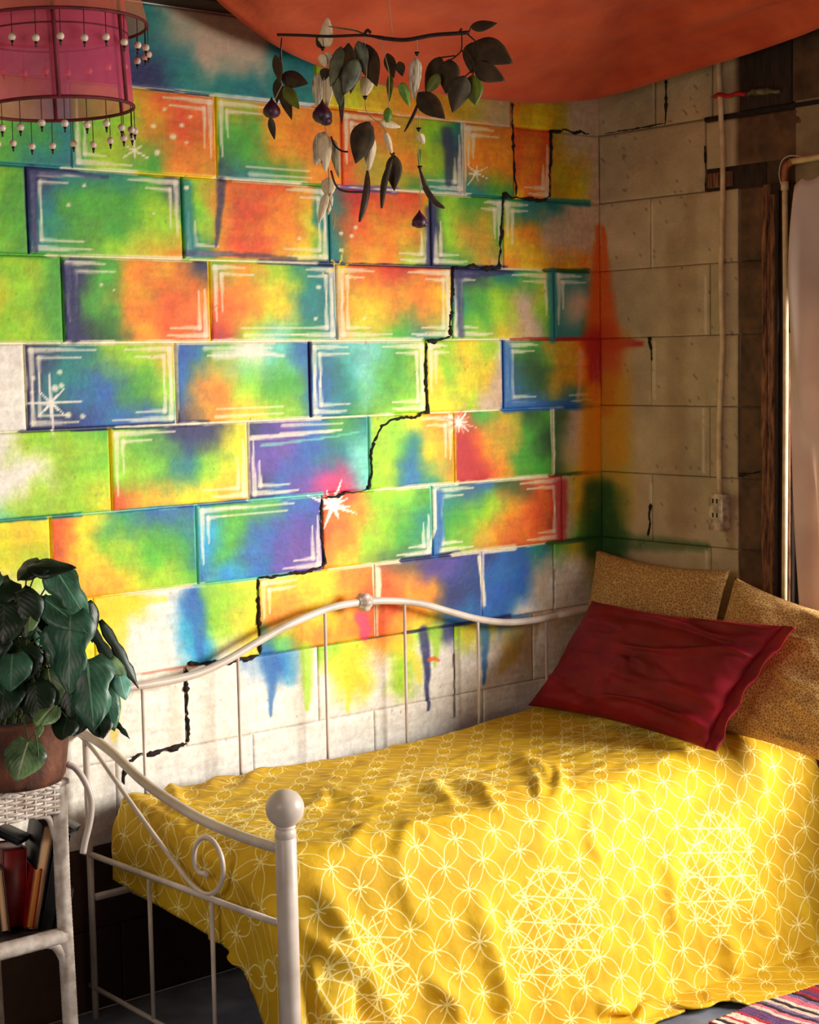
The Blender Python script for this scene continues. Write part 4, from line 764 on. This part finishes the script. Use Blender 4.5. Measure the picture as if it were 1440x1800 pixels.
# ================================================================== LEAVES
def leaf_mesh(name, base, tip, width, normal, mat, parent, kind='ovate', droop=.12, fold=.25, wav=0.0, n=12, m=6):
    base = np.array(base, float); tip = np.array(tip, float); ax = tip-base; Ln = np.linalg.norm(ax); ax /= Ln
    normal = np.array(normal, float); normal -= ax*(normal @ ax); normal /= np.linalg.norm(normal)+1e-9; sd = np.cross(normal, ax)
    t = np.linspace(0, 1, n); u = np.linspace(-1, 1, m+1)
    if kind == 'ovate': wd = np.sin(np.pi*t**.75)**.9*(1-.18*t); wd[0] = .06; wd[-1] = .01
    elif kind == 'heart': wd = np.where(t < .25, .55+1.8*t, np.cos((t-.25)/.75*np.pi/2)**.8); wd = wd/wd.max(); wd[0] = .42; wd[-1] = .01
    elif kind == 'arrow': wd = np.interp(t, [0, .10, .22, .34, .44, .58, .70, .84, .94, 1], [.50, .92, 1.0, .72, .60, .74, .60, .34, .16, .01])
    elif kind == 'strap': wd = np.interp(t, [0, .2, .38, .5, .62, .75, .88, 1], [.3, .9, .6, 1, .55, .9, .35, .02])
    elif kind == 'feather': wd = np.sin(np.pi*t**.6)**.7; wd[0] = .12; wd[-1] = .04
    P = np.zeros((m+1, n, 3)); ph = random.random()*6
    for i, uu in enumerate(u):
        w_ = wd*width*.5*uu; back = 0.0
        if kind in ('heart', 'arrow'): back = -.10*Ln*abs(uu)**1.5*(1-t)**6
        z = -fold*np.abs(w_)*1.0+wav*width*.12*np.sin(t*11+ph+uu*1.5)*abs(uu)-droop*Ln*(t**2)
        P[i] = base+np.outer(t*Ln+back, ax)+np.outer(w_, sd)+np.outer(z, normal)
    uv = np.stack(np.meshgrid((u+1)/2, t, indexing='ij'), -1)
    o = link(name, grid_mesh(name, P, uv=uv), M[mat], parent); s_ = o.modifiers.new('thick', 'SOLIDIFY'); s_.thickness = .0012; return o
TOCAM = -AX[2]
# ================================================================== POTTED PLANT
pd = 3.30
pot0 = pD(22, 1388, pd); pz = .722
plant = thing('potted_plant', 'leafy dark green plant in a brown rough pot on the wicker table', 'plant', (pot0[0], pot0[1], pz))
Pp = []
for a in np.linspace(0, 2*math.pi, 56, endpoint=False):
    row = []
    for z, r in [(0, .0), (0, .100), (.012, .106), (.04, .110), (.07, .114), (.10, .118), (.125, .122), (.135, .124), (.135, .112), (.11, .106), (.11, 0)]:
        rr = r*(1+.030*float(fbm(np.array([a*4.]), np.array([z*38]), 61)[0])) if r > 0 else 0
        row.append([pot0[0]+rr*math.cos(a), pot0[1]+rr*math.sin(a), pz+z])
    Pp.append(row)
link('pot', grid_mesh('pot', np.array(Pp), wrap_u=True), M['pot'], plant)
lathe('soil', [(0, .118), (.05, .12), (.105, .116)], (pot0[0], pot0[1], pz), M['soil'], plant, 20)
PC = np.array([pot0[0], pot0[1], pz+.13])
def pleaf(b, t, w_, kind, mat, db=0, dt=0, tilt=(0, 0), **k):
    B = pD(*b, pd-.06+db); T = pD(*t, pd-.08+dt); n_ = TOCAM+AX[0]*tilt[0]+AX[1]*(.25+tilt[1])
    leaf_mesh('leaf', B, T, w_*1.3/FPX*pd, n_, M and mat, plant, kind, **k)
    if kind != 'strap':
        root = PC+np.array([(random.random()-.5)*.05, (random.random()-.5)*.05, -.01]); tube('stem', [root, (root+B)/2+np.array([0, 0, .05]), B], .0017, M['stem'], plant, 5, 8, caps=False)
for args in [((153, 1160), (166, 1282), 74, 'arrow', 'ivy', -.05, -.08, (.2, .1)), ((124, 1082), (117, 1218), 66, 'arrow', 'ivy', -.03, -.07, (-.1, .15)), ((72, 1050), (152, 1104), 50, 'ovate', 'ivy', -.01, -.03, (.1, .6)), ((98, 1002), (158, 1090), 52, 'arrow', 'ivy', .0, .0, (.3, .4)),
             ((48, 997), (132, 990), 40, 'ovate', 'ivy_dark', .0, .02, (.1, .9)), ((70, 985), (30, 1015), 40, 'heart', 'ivy_dark', .02, .0, (-.2, .7)), ((160, 1055), (167, 1128), 26, 'ovate', 'ivy_dark', .03, .03, (.9, 0)), ((192, 1160), (218, 1222), 34, 'heart', 'ivy_pale', 0, 0, (.4, .2)),
             ((210, 1188), (222, 1228), 26, 'heart', 'ivy_aqua', -.02, -.02, (.4, .2)), ((183, 1210), (201, 1282), 36, 'heart', 'ivy', -.02, -.03, (.3, 0)), ((172, 1248), (180, 1294), 40, 'heart', 'ivy_dark', -.03, -.05, (.2, 0)), ((185, 1250), (228, 1296), 9, 'strap', 'ivy_dark', 0, 0, (.2, .2)),
             ((150, 1092), (222, 1192), 20, 'strap', 'ivy_dark', .02, .02, (.4, .4)), ((176, 1090), (250, 1206), 20, 'strap', 'ivy_dark', .04, .06, (.4, .4)), ((95, 1240), (62, 1272), 34, 'heart', 'ivy_pale', -.06, -.09, (0, .2)), ((50, 1302), (28, 1370), 56, 'heart', 'ivy_pale', -.10, -.12, (0, .1)), ((70, 1275), (66, 1292), 12, 'heart', 'ivy_pale', -.10, -.12, (0, .1)),
             ((22, 1150), (16, 1212), 54, 'heart', 'ivy', -.05, -.07, (-.2, .2)), ((85, 1178), (96, 1240), 46, 'heart', 'ivy_pale', -.02, -.03, (-.3, 0)), ((55, 1078), (50, 1108), 24, 'heart', 'ivy_pale', -.03, -.04, (0, .3)), ((8, 1060), (2, 1130), 66, 'heart', 'ivy_dark', -.03, -.05, (-.1, .2)), ((36, 1135), (30, 1205), 60, 'heart', 'ivy_dark', -.01, -.03, (-.1, .2)), ((95, 1050), (88, 1120), 56, 'heart', 'ivy_dark', .03, .02, (.1, .2)), ((20, 1020), (-30, 1060), 60, 'heart', 'ivy_dark', 0, -.02, (-.3, .4)), ((30, 1040), (45, 1120), 60, 'heart', 'ivy_dark', -.02, -.04, (-.2, .2)),
             ((100, 1105), (120, 1200), 50, 'arrow', 'ivy', -.02, -.03, (.3, .1)), ((130, 1180), (120, 1262), 56, 'heart', 'ivy_dark', -.02, -.04, (.1, .1)), ((-10, 1100), (-40, 1180), 60, 'heart', 'ivy_dark', -.02, -.04, (-.2, .2)), ((10, 1190), (0, 1262), 56, 'heart', 'ivy_dark', -.05, -.08, (-.1, .2)), ((60, 1200), (70, 1268), 50, 'heart', 'ivy_dark', -.05, -.07, (0, .2)), ((140, 1235), (130, 1290), 44, 'heart', 'ivy_dark', -.03, -.05, (.1, .1)), ((0, 1005), (-40, 1010), 50, 'heart', 'ivy', 0, 0, (-.2, .7)), ((118, 1262), (108, 1296), 36, 'heart', 'ivy_dark', -.06, -.09, (.1, .1))]:
    pleaf(*args[:5], db=args[5], dt=args[6], tilt=args[7], wav=.5 if args[3] == 'arrow' else .3, droop=.14)
for k in range(84):                                    # the inner and far side of the crown
    a = random.uniform(0, 2*math.pi); el = random.uniform(-.25, 1.25); d = np.array([math.cos(a)*math.cos(el), math.sin(a)*math.cos(el), math.sin(el)])
    c = PC+np.array([0, .03, .13]); B = c+d*random.uniform(.03, .11)*np.array([1, 1, 1.05]); T = B+(d*.6+np.array([0, 0, -.75]))*random.uniform(.06, .10)
    leaf_mesh('leaf', B, T, random.uniform(.06, .09), d+np.array([0, 0, .5]), random.choice(['ivy_dark', 'ivy_dark', 'ivy']), plant, random.choice(['heart', 'ovate', 'heart']), wav=.3, n=9, m=4)
    if k % 3 == 0: tube('stem', [PC, (PC+B)/2+np.array([0, 0, .03]), B], .0018, M['stem'], plant, 5, 8, caps=False)
tube('stem', [pD(x, y, pd-.17) for x, y in [(62, 1285), (66, 1310), (67, 1335), (60, 1352), (48, 1360)]], .0014, M['stem'], plant, 5, 16); tube('stem', [pD(x, y, pd-.165) for x, y in [(100, 1240), (80, 1262), (62, 1288), (48, 1304)]], .0014, M['stem'], plant, 5, 16)

# ================================================================== WICKER TABLE
tab = thing('wicker_table', 'white wicker side table with a book shelf under the plant', 'table', (-2.35, -.32, 0))
TX0, TX1, TY0, TY1 = -2.62, -2.095, -.50, -.13
top = box('tabletop', (TX0, TY0, .705), (TX1+.01, TY1, .720), M['wicker'], tab, .007)
V = []; F = []
def strand(pts, r, seg=5):
    p = np.asarray(pts, float); t = np.gradient(p, axis=0); t /= np.linalg.norm(t, axis=1)[:, None]; x = np.cross(t, [0.1, .2, .97]); x /= np.linalg.norm(x, axis=1)[:, None]; y = np.cross(t, x); o = len(V)
    for i in range(len(p)):
        for j in range(seg): a = 2*math.pi*j/seg; V.append(p[i]+r*(math.cos(a)*x[i]+math.sin(a)*y[i]))
    for i in range(len(p)-1):
        for j in range(seg): F.append([o+i*seg+j, o+i*seg+(j+1) % seg, o+(i+1)*seg+(j+1) % seg, o+(i+1)*seg+j])
per = [(TX0, TY0), (TX1-.02, TY0), (TX1, TY0+.02), (TX1, TY1)]; S_ = []
for (xa, ya), (xb, yb) in zip(per[:-1], per[1:]):
    n = max(3, int(math.hypot(xb-xa, yb-ya)/.003)); S_ += [(xa+(xb-xa)*q, ya+(yb-ya)*q) for q in np.linspace(0, 1, n, endpoint=False)]
S_ = np.array(S_); tn = np.gradient(S_, axis=0); tn /= np.linalg.norm(tn, axis=1)[:, None]; nn = np.stack([tn[:, 1], -tn[:, 0]], 1); L_ = np.arange(len(S_))*.003
for r_ in range(9):
    off = .0030*np.sin(L_/.022*math.pi+(r_ % 2)*math.pi); strand(np.column_stack([S_+nn*off[:, None], np.full(len(S_), .703-.0060*r_)+.0008*np.sin(L_*40+r_)]), .0034)
for q in np.arange(4, len(S_), 7): strand([[S_[q, 0], S_[q, 1], .708], [S_[q, 0], S_[q, 1], .68], [S_[q, 0], S_[q, 1], .652]], .0024)
for r_ in range(3): strand(np.column_stack([S_+nn*(.002+.0022*np.sin(L_/.018*math.pi+r_*2.1))[:, None], .711+.004*np.sin(L_/.018*math.pi*.5+r_*2.1)]), .0042)
me = bpy.data.meshes.new('woven_apron'); fill(me, np.array(V), np.array(F)); smooth(me); tag(link('woven_apron', me, M['wicker'], tab), kind='stuff')
for (x, y) in [(TX1-.012, TY0+.012), (TX0+.012, TY0+.012), (TX0+.012, TY1-.012), (TX1-.012, TY1-.012)]:
    tube('leg', [(x+.010*(0 if z > .5 else (.5-z)/.5)*(1 if x > -2.3 else -1), y, z) for z in np.linspace(.705, 0, 160)], .0155, M['wicker'], tab, 12, None, True, .035)
tube('shelf_rail', [(TX0, TY0+.012, .395), (TX1-.012, TY0+.012, .395)], .017, M['wicker'], tab, 10, 40, True, .03)
tube('shelf_brace', [(TX1-.060, TY0+.012, .390), (TX1-.030, TY0+.012, .375), (TX1-.012, TY0+.010, .33), (TX1-.012, TY0+.012, .27)], .011, M['wicker'], tab, 10, 24)
tube('top_brace', [(TX1-.070, TY0+.014, .652), (TX1-.035, TY0+.014, .640), (TX1-.016, TY0+.014, .57)], .007, M['wicker'], tab, 8, 20)
box('shelf', (TX0, TY0+.012, .386), (TX1-.012, TY1, .398), M['wood_dark'], tab, .003)
tube('bentwood_loop', [pD(x, y, pd+.02) for x, y in [(118, 1343), (132, 1350), (146, 1368), (157, 1392), (161, 1415), (158, 1445), (150, 1478), (146, 1500)]], .0068, M['white_metal'], tab, 10, 40)
tube('lower_stretcher', [(TX1-.012, TY0+.012, .14), (TX0+.10, TY1-.05, .12)], .008, M['wood_dark'], tab, 8)
# ================================================================== BOOKS on the shelf
def book(label, px_bot, px_top, thick, depth_, wd, mat, pages='pages', print_=False, z0=None, name='book'):
    """upright book seen from its open side: from bottom to top centre-line in the photo, at the shelf front"""
    b = pD(*px_bot, wd); t = pD(*px_top, wd); up = t-b; H = np.linalg.norm(up); up /= H
    back = np.array([.25, .97, 0]); back -= up*(back @ up); back /= np.linalg.norm(back); side = np.cross(up, back)
    mtx = Matrix(((side[0], back[0], up[0], b[0]), (side[1], back[1], up[1], b[1]), (side[2], back[2], up[2], b[2]), (0, 0, 0, 1)))
    o = thing(name, label, 'book', b, 'books on the wicker shelf')
    c = .0022
    box('front_cover', (-thick/2, 0, 0), (-thick/2+c, depth_, H), M[mat], o, .0008, 1, mtx); box('back_cover', (thick/2-c, 0, 0), (thick/2, depth_, H), M[mat], o, .0008, 1, mtx)
    box('spine', (-thick/2, depth_-c, 0), (thick/2, depth_, H), M[mat], o, .0008, 1, mtx); box('page_block', (-thick/2+c, .003, .003), (thick/2-c, depth_-c, H-.003), M[pages], o, .001, 1, mtx)
    if print_: box('printed_panel', (-thick/2-.0006, .012, H*.15), (-thick/2, .040, H*.55), M['print'], o, 0, 1, mtx)
    return o
book('black book with pale page edges leaning at the right end of the shelf', (57, 1637), (87, 1452), .026, .12, 3.36, 'cover_black')
book('black thick book standing beside the table leg on the shelf', (84, 1640), (114, 1460), .030, .12, 3.37, 'cover_black', 'cover_black')
book('red book with orange page edges leaning against the black book', (52, 1634), (68, 1528), .018, .11, 3.35, 'cover_red', 'pages_orange')
book('large red book leaning behind the orange page edges', (28, 1632), (26, 1492), .050, .10, 3.37, 'cover_red', 'cover_red', True)
book('small tan paperback leaning at the left edge of the frame', (10, 1640), (-2, 1528), .018, .10, 3.31, 'cover_brown', 'pages')
book('brown book standing in shadow close to the table leg', (112, 1632), (122, 1562), .018, .08, 3.38, 'cover_brown')
def flat_book(label, p0, p1, th, wd, mat, H=.16, roll=0):
    a = pD(*p0, wd); b = pD(*p1, wd); ax = b-a; Ln = np.linalg.norm(ax); ax /= Ln; back = np.array([.3, .95, .0]); back -= ax*(back @ ax); back /= np.linalg.norm(back); n_ = np.cross(ax, back)
    mtx = Matrix(((ax[0], back[0], n_[0], a[0]), (ax[1], back[1], n_[1], a[1]), (ax[2], back[2], n_[2], a[2]), (0, 0, 0, 1)))
    o = thing('book', label, 'book', a, 'books on the wicker shelf'); box('front_cover', (0, 0, th/2-.002), (Ln, .11, th/2), M[mat], o, .001, 1, mtx); box('back_cover', (0, 0, -th/2), (Ln, .11, -th/2+.002), M[mat], o, .001, 1, mtx)
    box('spine', (0, .108, -th/2), (Ln, .11, th/2), M[mat], o, .001, 1, mtx); box('page_block', (.003, .003, -th/2+.002), (Ln-.003, .108, th/2-.002), M['cover_black'], o, .001, 1, mtx); return o
flat_book('black book lying tilted on top of the upright books under the tabletop', (30, 1408), (127, 1463), .016, 3.35, 'cover_black')
flat_book('slate grey book lying across the red book at the left', (-40, 1448), (34, 1482), .014, 3.33, 'cover_slate')

# ================================================================== PINK BEADED LAMP
ld = 3.25
lamp = thing('pendant_lamp', 'pink two-tier fabric lamp shade with bead fringes at the top left', 'lamp', pD(97, 192, ld))
def ring_at(px, py): return pD(px, py, ld)
cb = ring_at(101, 192); r1 = 133/FPX*ld; up_ = AX[1]*0+np.array([0, 0, 1.0])-AX[0]*.035; up_ /= np.linalg.norm(up_)
hz = np.array([1.0, 0, 0])-up_*up_[0]; hz /= np.linalg.norm(hz); hy = np.cross(up_, hz)
def circ(c, r, n=64, a0=0): return np.array([c+r*(math.cos(a)*hz+math.sin(a)*hy) for a in np.linspace(0, 2*math.pi, n, endpoint=False)+a0])
H1 = .245; zr2 = 122/FPX*ld/math.cos(.15); r2 = 166/FPX*ld
def drum(name, c0, r0, c1, r1_, mat, parent=lamp, pleat=0):
    P = np.stack([np.array([c0*(1-q)+c1*q+(r0*(1-q)+r1_*q)*(1+pleat*math.sin(a*40))*(math.cos(a)*hz+math.sin(a)*hy) for q in np.linspace(0, 1, 10)]) for a in np.linspace(0, 2*math.pi, 96, endpoint=False)])
    return link(name, grid_mesh(name, P, wrap_u=True), M[mat], parent)
drum('lower_shade', cb, r1, cb+up_*H1, r1*.97, 'sheer_pink')
c2 = cb+up_*(zr2+.018); drum('upper_shade', c2, r2, c2+up_*.20, r2*.80, 'sheer_tan', pleat=.006)
def hoop(name, c, r, rad, mat):
    q = circ(c, r, 64); q = np.vstack([q, q[:1]]); return tube(name, q, rad, M[mat], lamp, 8, None, False)
hoop('lower_hoop', cb, r1, .0035, 'crimson_trim'); hoop('upper_hoop', c2, r2, .0032, 'crimson_trim'); hoop('inner_hoop', cb+up_*zr2, r1*.985, .0016, 'crimson_trim')
fa = math.atan2(float((CAM_LOC-cb) @ hy), float((CAM_LOC-cb) @ hz))
for k in range(6):
    a = fa+.03+k*math.pi/3; d = math.cos(a)*hz+math.sin(a)*hy; tube('rib_ribbon', [cb+d*(r1+.001), cb+up_*H1+d*(r1*.97+.001)], .0042, M['crimson_trim'], lamp, 6)
def bead_unit():
    th = tube('bead_string', [(0, 0, 0), (0, 0, -.046)], .0007, M['bead_dark'], None, 4); return th
uvs = bpy.data.meshes.new('bead'); bm = bmesh.new(); bmesh.ops.create_uvsphere(bm, u_segments=12, v_segments=8, radius=.0074); bm.to_mesh(uvs); bm.free(); smooth(uvs); uvs.materials.append(M['bead'])
drp = bpy.data.meshes.new('drop'); bm = bmesh.new(); bmesh.ops.create_cone(bm, segments=8, radius1=.0012, radius2=.0034, depth=.011, cap_ends=True); bm.to_mesh(drp); bm.free(); smooth(drp); drp.materials.append(M['bead_dark'])
str_ = bpy.data.meshes.new('bead_string'); bm = bmesh.new(); bmesh.ops.create_cone(bm, segments=6, radius1=.0008, radius2=.0008, depth=1, cap_ends=False); bm.to_mesh(str_); bm.free(); str_.materials.append(M['bead_dark'])
def put(me, loc, parent, sc=(1, 1, 1), name=None):
    o = bpy.data.objects.new(name or me.name, me); COL.objects.link(o); o.parent = parent; pl = np.array(parent.location) if parent.type == 'EMPTY' else np.zeros(3)
    o.location = [float(v) for v in (np.array(loc)-pl)]; o.scale = sc; return o
for c, r, n_, ln in ((cb, r1, 22, .046), (c2, r2, 26, .048)):
    for i, p in enumerate(circ(c, r, n_, fa+.09)):
        l2 = ln*(1+.06*math.sin(i*2.3)); put(str_, p-np.array([0, 0, l2/2]), lamp, (1, 1, l2)); put(uvs, p-np.array([0, 0, l2+.004]), lamp); put(drp, p-np.array([0, 0, l2+.0155]), lamp)
tube('hanging_cord', [c2+up_*.20, (c2[0], c2[1], 2.60)], .004, M['bead_dark'], lamp, 6)
for k in range(3):
    a = k*2*math.pi/3; d = math.cos(a)*hz+math.sin(a)*hy; tube('spoke', [c2+up_*.20, c2+up_*.20+d*r2*.80], .0018, M['crimson_trim'], lamp, 6)

# ================================================================== HANGING BRANCH
bd = 3.30
mob = thing('hanging_branch', 'dark twig hung with dried leaves, feathers, pods and beads in front of the mural', 'branch', pD(650, 64, bd))
jit = lambda s=.03: (random.random()-.5)*2*s
def bl(b, t, w_, mat='leaf_dry', kind='ovate', tilt=None, d=0, name='leaf', **k):
    n_ = TOCAM+AX[0]*(tilt if tilt is not None else jit(.5))+AX[1]*jit(.3); dd = d+jit(.02)
    k.setdefault('droop', .10); k.setdefault('fold', .30)
    return leaf_mesh(name, pD(*b, bd+dd), pD(*t, bd+dd+jit(.02)), w_*(1.6 if name == 'feather' else 1.3)/FPX*bd, n_, mat, mob, kind, **k)
def bt_(pts, r, mat, name='string', d=0, n=None): return tube(name, [pD(x, y, bd+d) for x, y in pts], r, M[mat], mob, 6, n or max(4, 4*len(pts)))
bt_([(487, 61), (530, 62), (580, 64), (640, 62), (680, 68), (715, 70), (760, 62), (800, 59), (825, 57)], np.array([.0032]*16+[.0045]*20)*.9, 'twig', 'twig', 0, 36)
bt_([(575, 46), (600, 50), (625, 54), (640, 60)], .0016, 'leaf_grey', 'side_twig'); bt_([(805, 60), (812, 50)], .002, 'twig', 'side_twig'); bt_([(640, 62), (646, 53), (652, 58)], .003, 'twig', 'side_twig')
nb = bt_([(683, -60), (684, 0), (688, 40), (690, 68)], .0008, 'thread', 'hanging_thread')
lf = [((484, 97), (492, 145), 14, 'leaf_dry'), ((494, 132), (541, 145), 27, 'leaf_dry'), ((494, 150), (512, 208), 17, 'leaf_dry'), ((499, 152), (525, 190), 19, 'leaf_olive'), ((488, 138), (486, 182), 14, 'leaf_dry'), ((475, 206), (484, 246), 11, 'leaf_dry'),
      ((606, 84), (590, 145), 26, 'leaf_dry'), ((600, 82), (579, 150), 22, 'leaf_grey'), ((613, 76), (600, 165), 26, 'leaf_dry'), ((628, 104), (606, 166), 28, 'leaf_grey'), ((628, 100), (618, 165), 20, 'leaf_dry'), ((638, 76), (662, 149), 32, 'leaf_dry'), ((630, 72), (640, 130), 22, 'leaf_grey'), ((600, 150), (600, 218), 9, 'podbrown'),
      ((646, 214), (627, 285), 36, 'leaf_dry'), ((648, 214), (655, 244), 13, 'leaf_dry'), ((692, 272), (693, 334), 24, 'leaf_dry'), ((681, 94), (692, 136), 17, 'leaf_dry'), ((702, 108), (708, 134), 15, 'leaf_dry'), ((686, 130), (684, 176), 10, 'leaf_olive'),
      ((735, 163), (782, 206), 32, 'leaf_dry'), ((775, 100), (746, 164), 30, 'leaf_dry'), ((772, 130), (748, 166), 18, 'leaf_olive'), ((791, 104), (783, 164), 33, 'leaf_dry'), ((817, 133), (797, 198), 34, 'leaf_dry'), ((830, 132), (836, 183), 30, 'leaf_olive'), ((842, 72), (828, 128), 42, 'leaf_dry'), ((838, 72), (902, 108), 42, 'leaf_dry'), ((834, 112), (889, 139), 34, 'leaf_dry'), ((827, 48), (874, 39), 17, 'leaf_dry'), ((566, 84), (556, 60), 12, 'leaf_dry'), ((575, 120), (568, 142), 16, 'leaf_dry')]
for b, t, w_, m_ in lf: bl(b, t, w_, m_)
ft = [((567, 84), (574, 30), 18, 'cream'), ((563, 96), (572, 118), 10, 'cream'), ((574, 92), (580, 118), 9, 'feather'), ((562, 128), (556, 185), 16, 'feather'), ((578, 126), (572, 190), 13, 'cream'), ((590, 120), (596, 186), 15, 'leaf_grey'), ((572, 232), (557, 290), 18, 'feather'), ((572, 235), (574, 300), 16, 'cream'), ((584, 245), (594, 312), 11, 'feather'), ((570, 244), (565, 285), 10, 'leaf_dry'),
      ((578, 312), (577, 345), 16, 'cream'), ((574, 340), (560, 390), 9, 'cream'), ((580, 340), (578, 378), 10, 'feather'), ((645, 135), (638, 172), 16, 'cream'), ((670, 212), (705, 222), 10, 'cream'), ((653, 240), (650, 298), 14, 'cream'), ((678, 232), (690, 268), 8, 'cream'), ((732, 102), (727, 172), 14, 'feather'), ((706, 145), (721, 186), 11, 'lime_pod'), ((737, 235), (746, 252), 9, 'cream'), ((738, 262), (737, 292), 4, 'lime_pod')]
for b, t, w_, m_ in ft: bl(b, t, w_, m_, 'feather', name='feather', fold=.5)
def podp(pts, w_, mat, name='pod'):
    p = np.array([pD(x, y, bd-.01) for x, y in pts]); n = 18; p = spline(p, n); r = w_/FPX*bd*.5*np.sin(np.linspace(.12, math.pi-.12, n))**.6; return tube(name, p, r, M[mat], mob, 8)
podp([(646, 300), (645, 330), (640, 360), (632, 390)], 13, 'podbrown'); podp([(689, 278), (676, 320), (671, 366)], 12, 'leaf_dry'); podp([(738, 298), (748, 330), (765, 355), (782, 366)], 11, 'podbrown'); podp([(738, 300), (744, 325), (756, 345)], 7, 'cream'); podp([(645, 305), (643, 335), (640, 355)], 7, 'cream'); podp([(738, 174), (728, 200), (711, 232)], 6, 'twig'); podp([(682, 190), (682, 202), (681, 215)], 16, 'lime_pod')
bt_([(582, 240), (588, 255), (600, 265), (612, 267)], .002, 'twig', 'curled_twig'); bt_([(582, 300), (590, 325), (605, 336), (640, 338)], .0022, 'podbrown', 'curled_twig')
for pts in [[(494, 62), (495, 100), (498, 140), (488, 165), (478, 185)], [(567, 64), (568, 86), (570, 130), (568, 190), (574, 240), (578, 310), (578, 345), (588, 380), (586, 405)], [(640, 64), (645, 110), (642, 172), (645, 198), (660, 212), (678, 230), (690, 270)], [(652, 212), (652, 250), (646, 300)], [(668, 64), (676, 95), (684, 130), (683, 190)], [(733, 66), (733, 95), (730, 105), (738, 165), (737, 228), (742, 250), (736, 262), (738, 295)], [(612, 66), (608, 84)], [(628, 66), (630, 76)], [(738, 300), (739, 340), (738, 360)]]: bt_(pts, .0009, 'thread')
for pts in [[(812, 60), (811, 88), (798, 102)], [(811, 88), (822, 100), (832, 118), (832, 132)], [(798, 102), (790, 106)], [(800, 98), (776, 101)], [(832, 122), (818, 134)], [(824, 58), (828, 48)], [(822, 60), (838, 74)], [(495, 66), (493, 105), (496, 140)]]: bt_(pts, .0014, 'twig', 'leaf_stalk')
for x, y in [(567, 86), (642, 172), (733, 95), (690, 272), (736, 228), (738, 295)]: put(drp, pD(x, y, bd-.006), mob, (1.6, 1.6, .7), 'bead')
def budp(x, y, r, flip=False):
    c = pD(x, y, bd); R_ = r/FPX*bd; s_ = -1 if flip else 1
    P = np.array([[c+np.array([rr*R_*(1+.10*math.cos(3*a))*math.cos(a), rr*R_*(1+.10*math.cos(3*a))*math.sin(a), z*R_*s_]) for z, rr in [(1.5, .02), (1.1, .22), (.6, .65), (.1, .98), (-.35, 1.0), (-.75, .75), (-.95, .35), (-1.0, .02)]] for a in np.linspace(0, 2*math.pi, 18, endpoint=False)])
    return link('bud', grid_mesh('bud', P, wrap_u=True), M['bud'], mob)
budp(478, 193, 15); budp(567, 200, 17); budp(573, 210, 11); budp(738, 388, 13)
for dx in (-8, 0, 8): budp(738+dx, 393, 6)
for o in list(bpy.data.objects):
    if o.type == 'MESH' and o.name.startswith(('window_daylight', 'camera')): pass
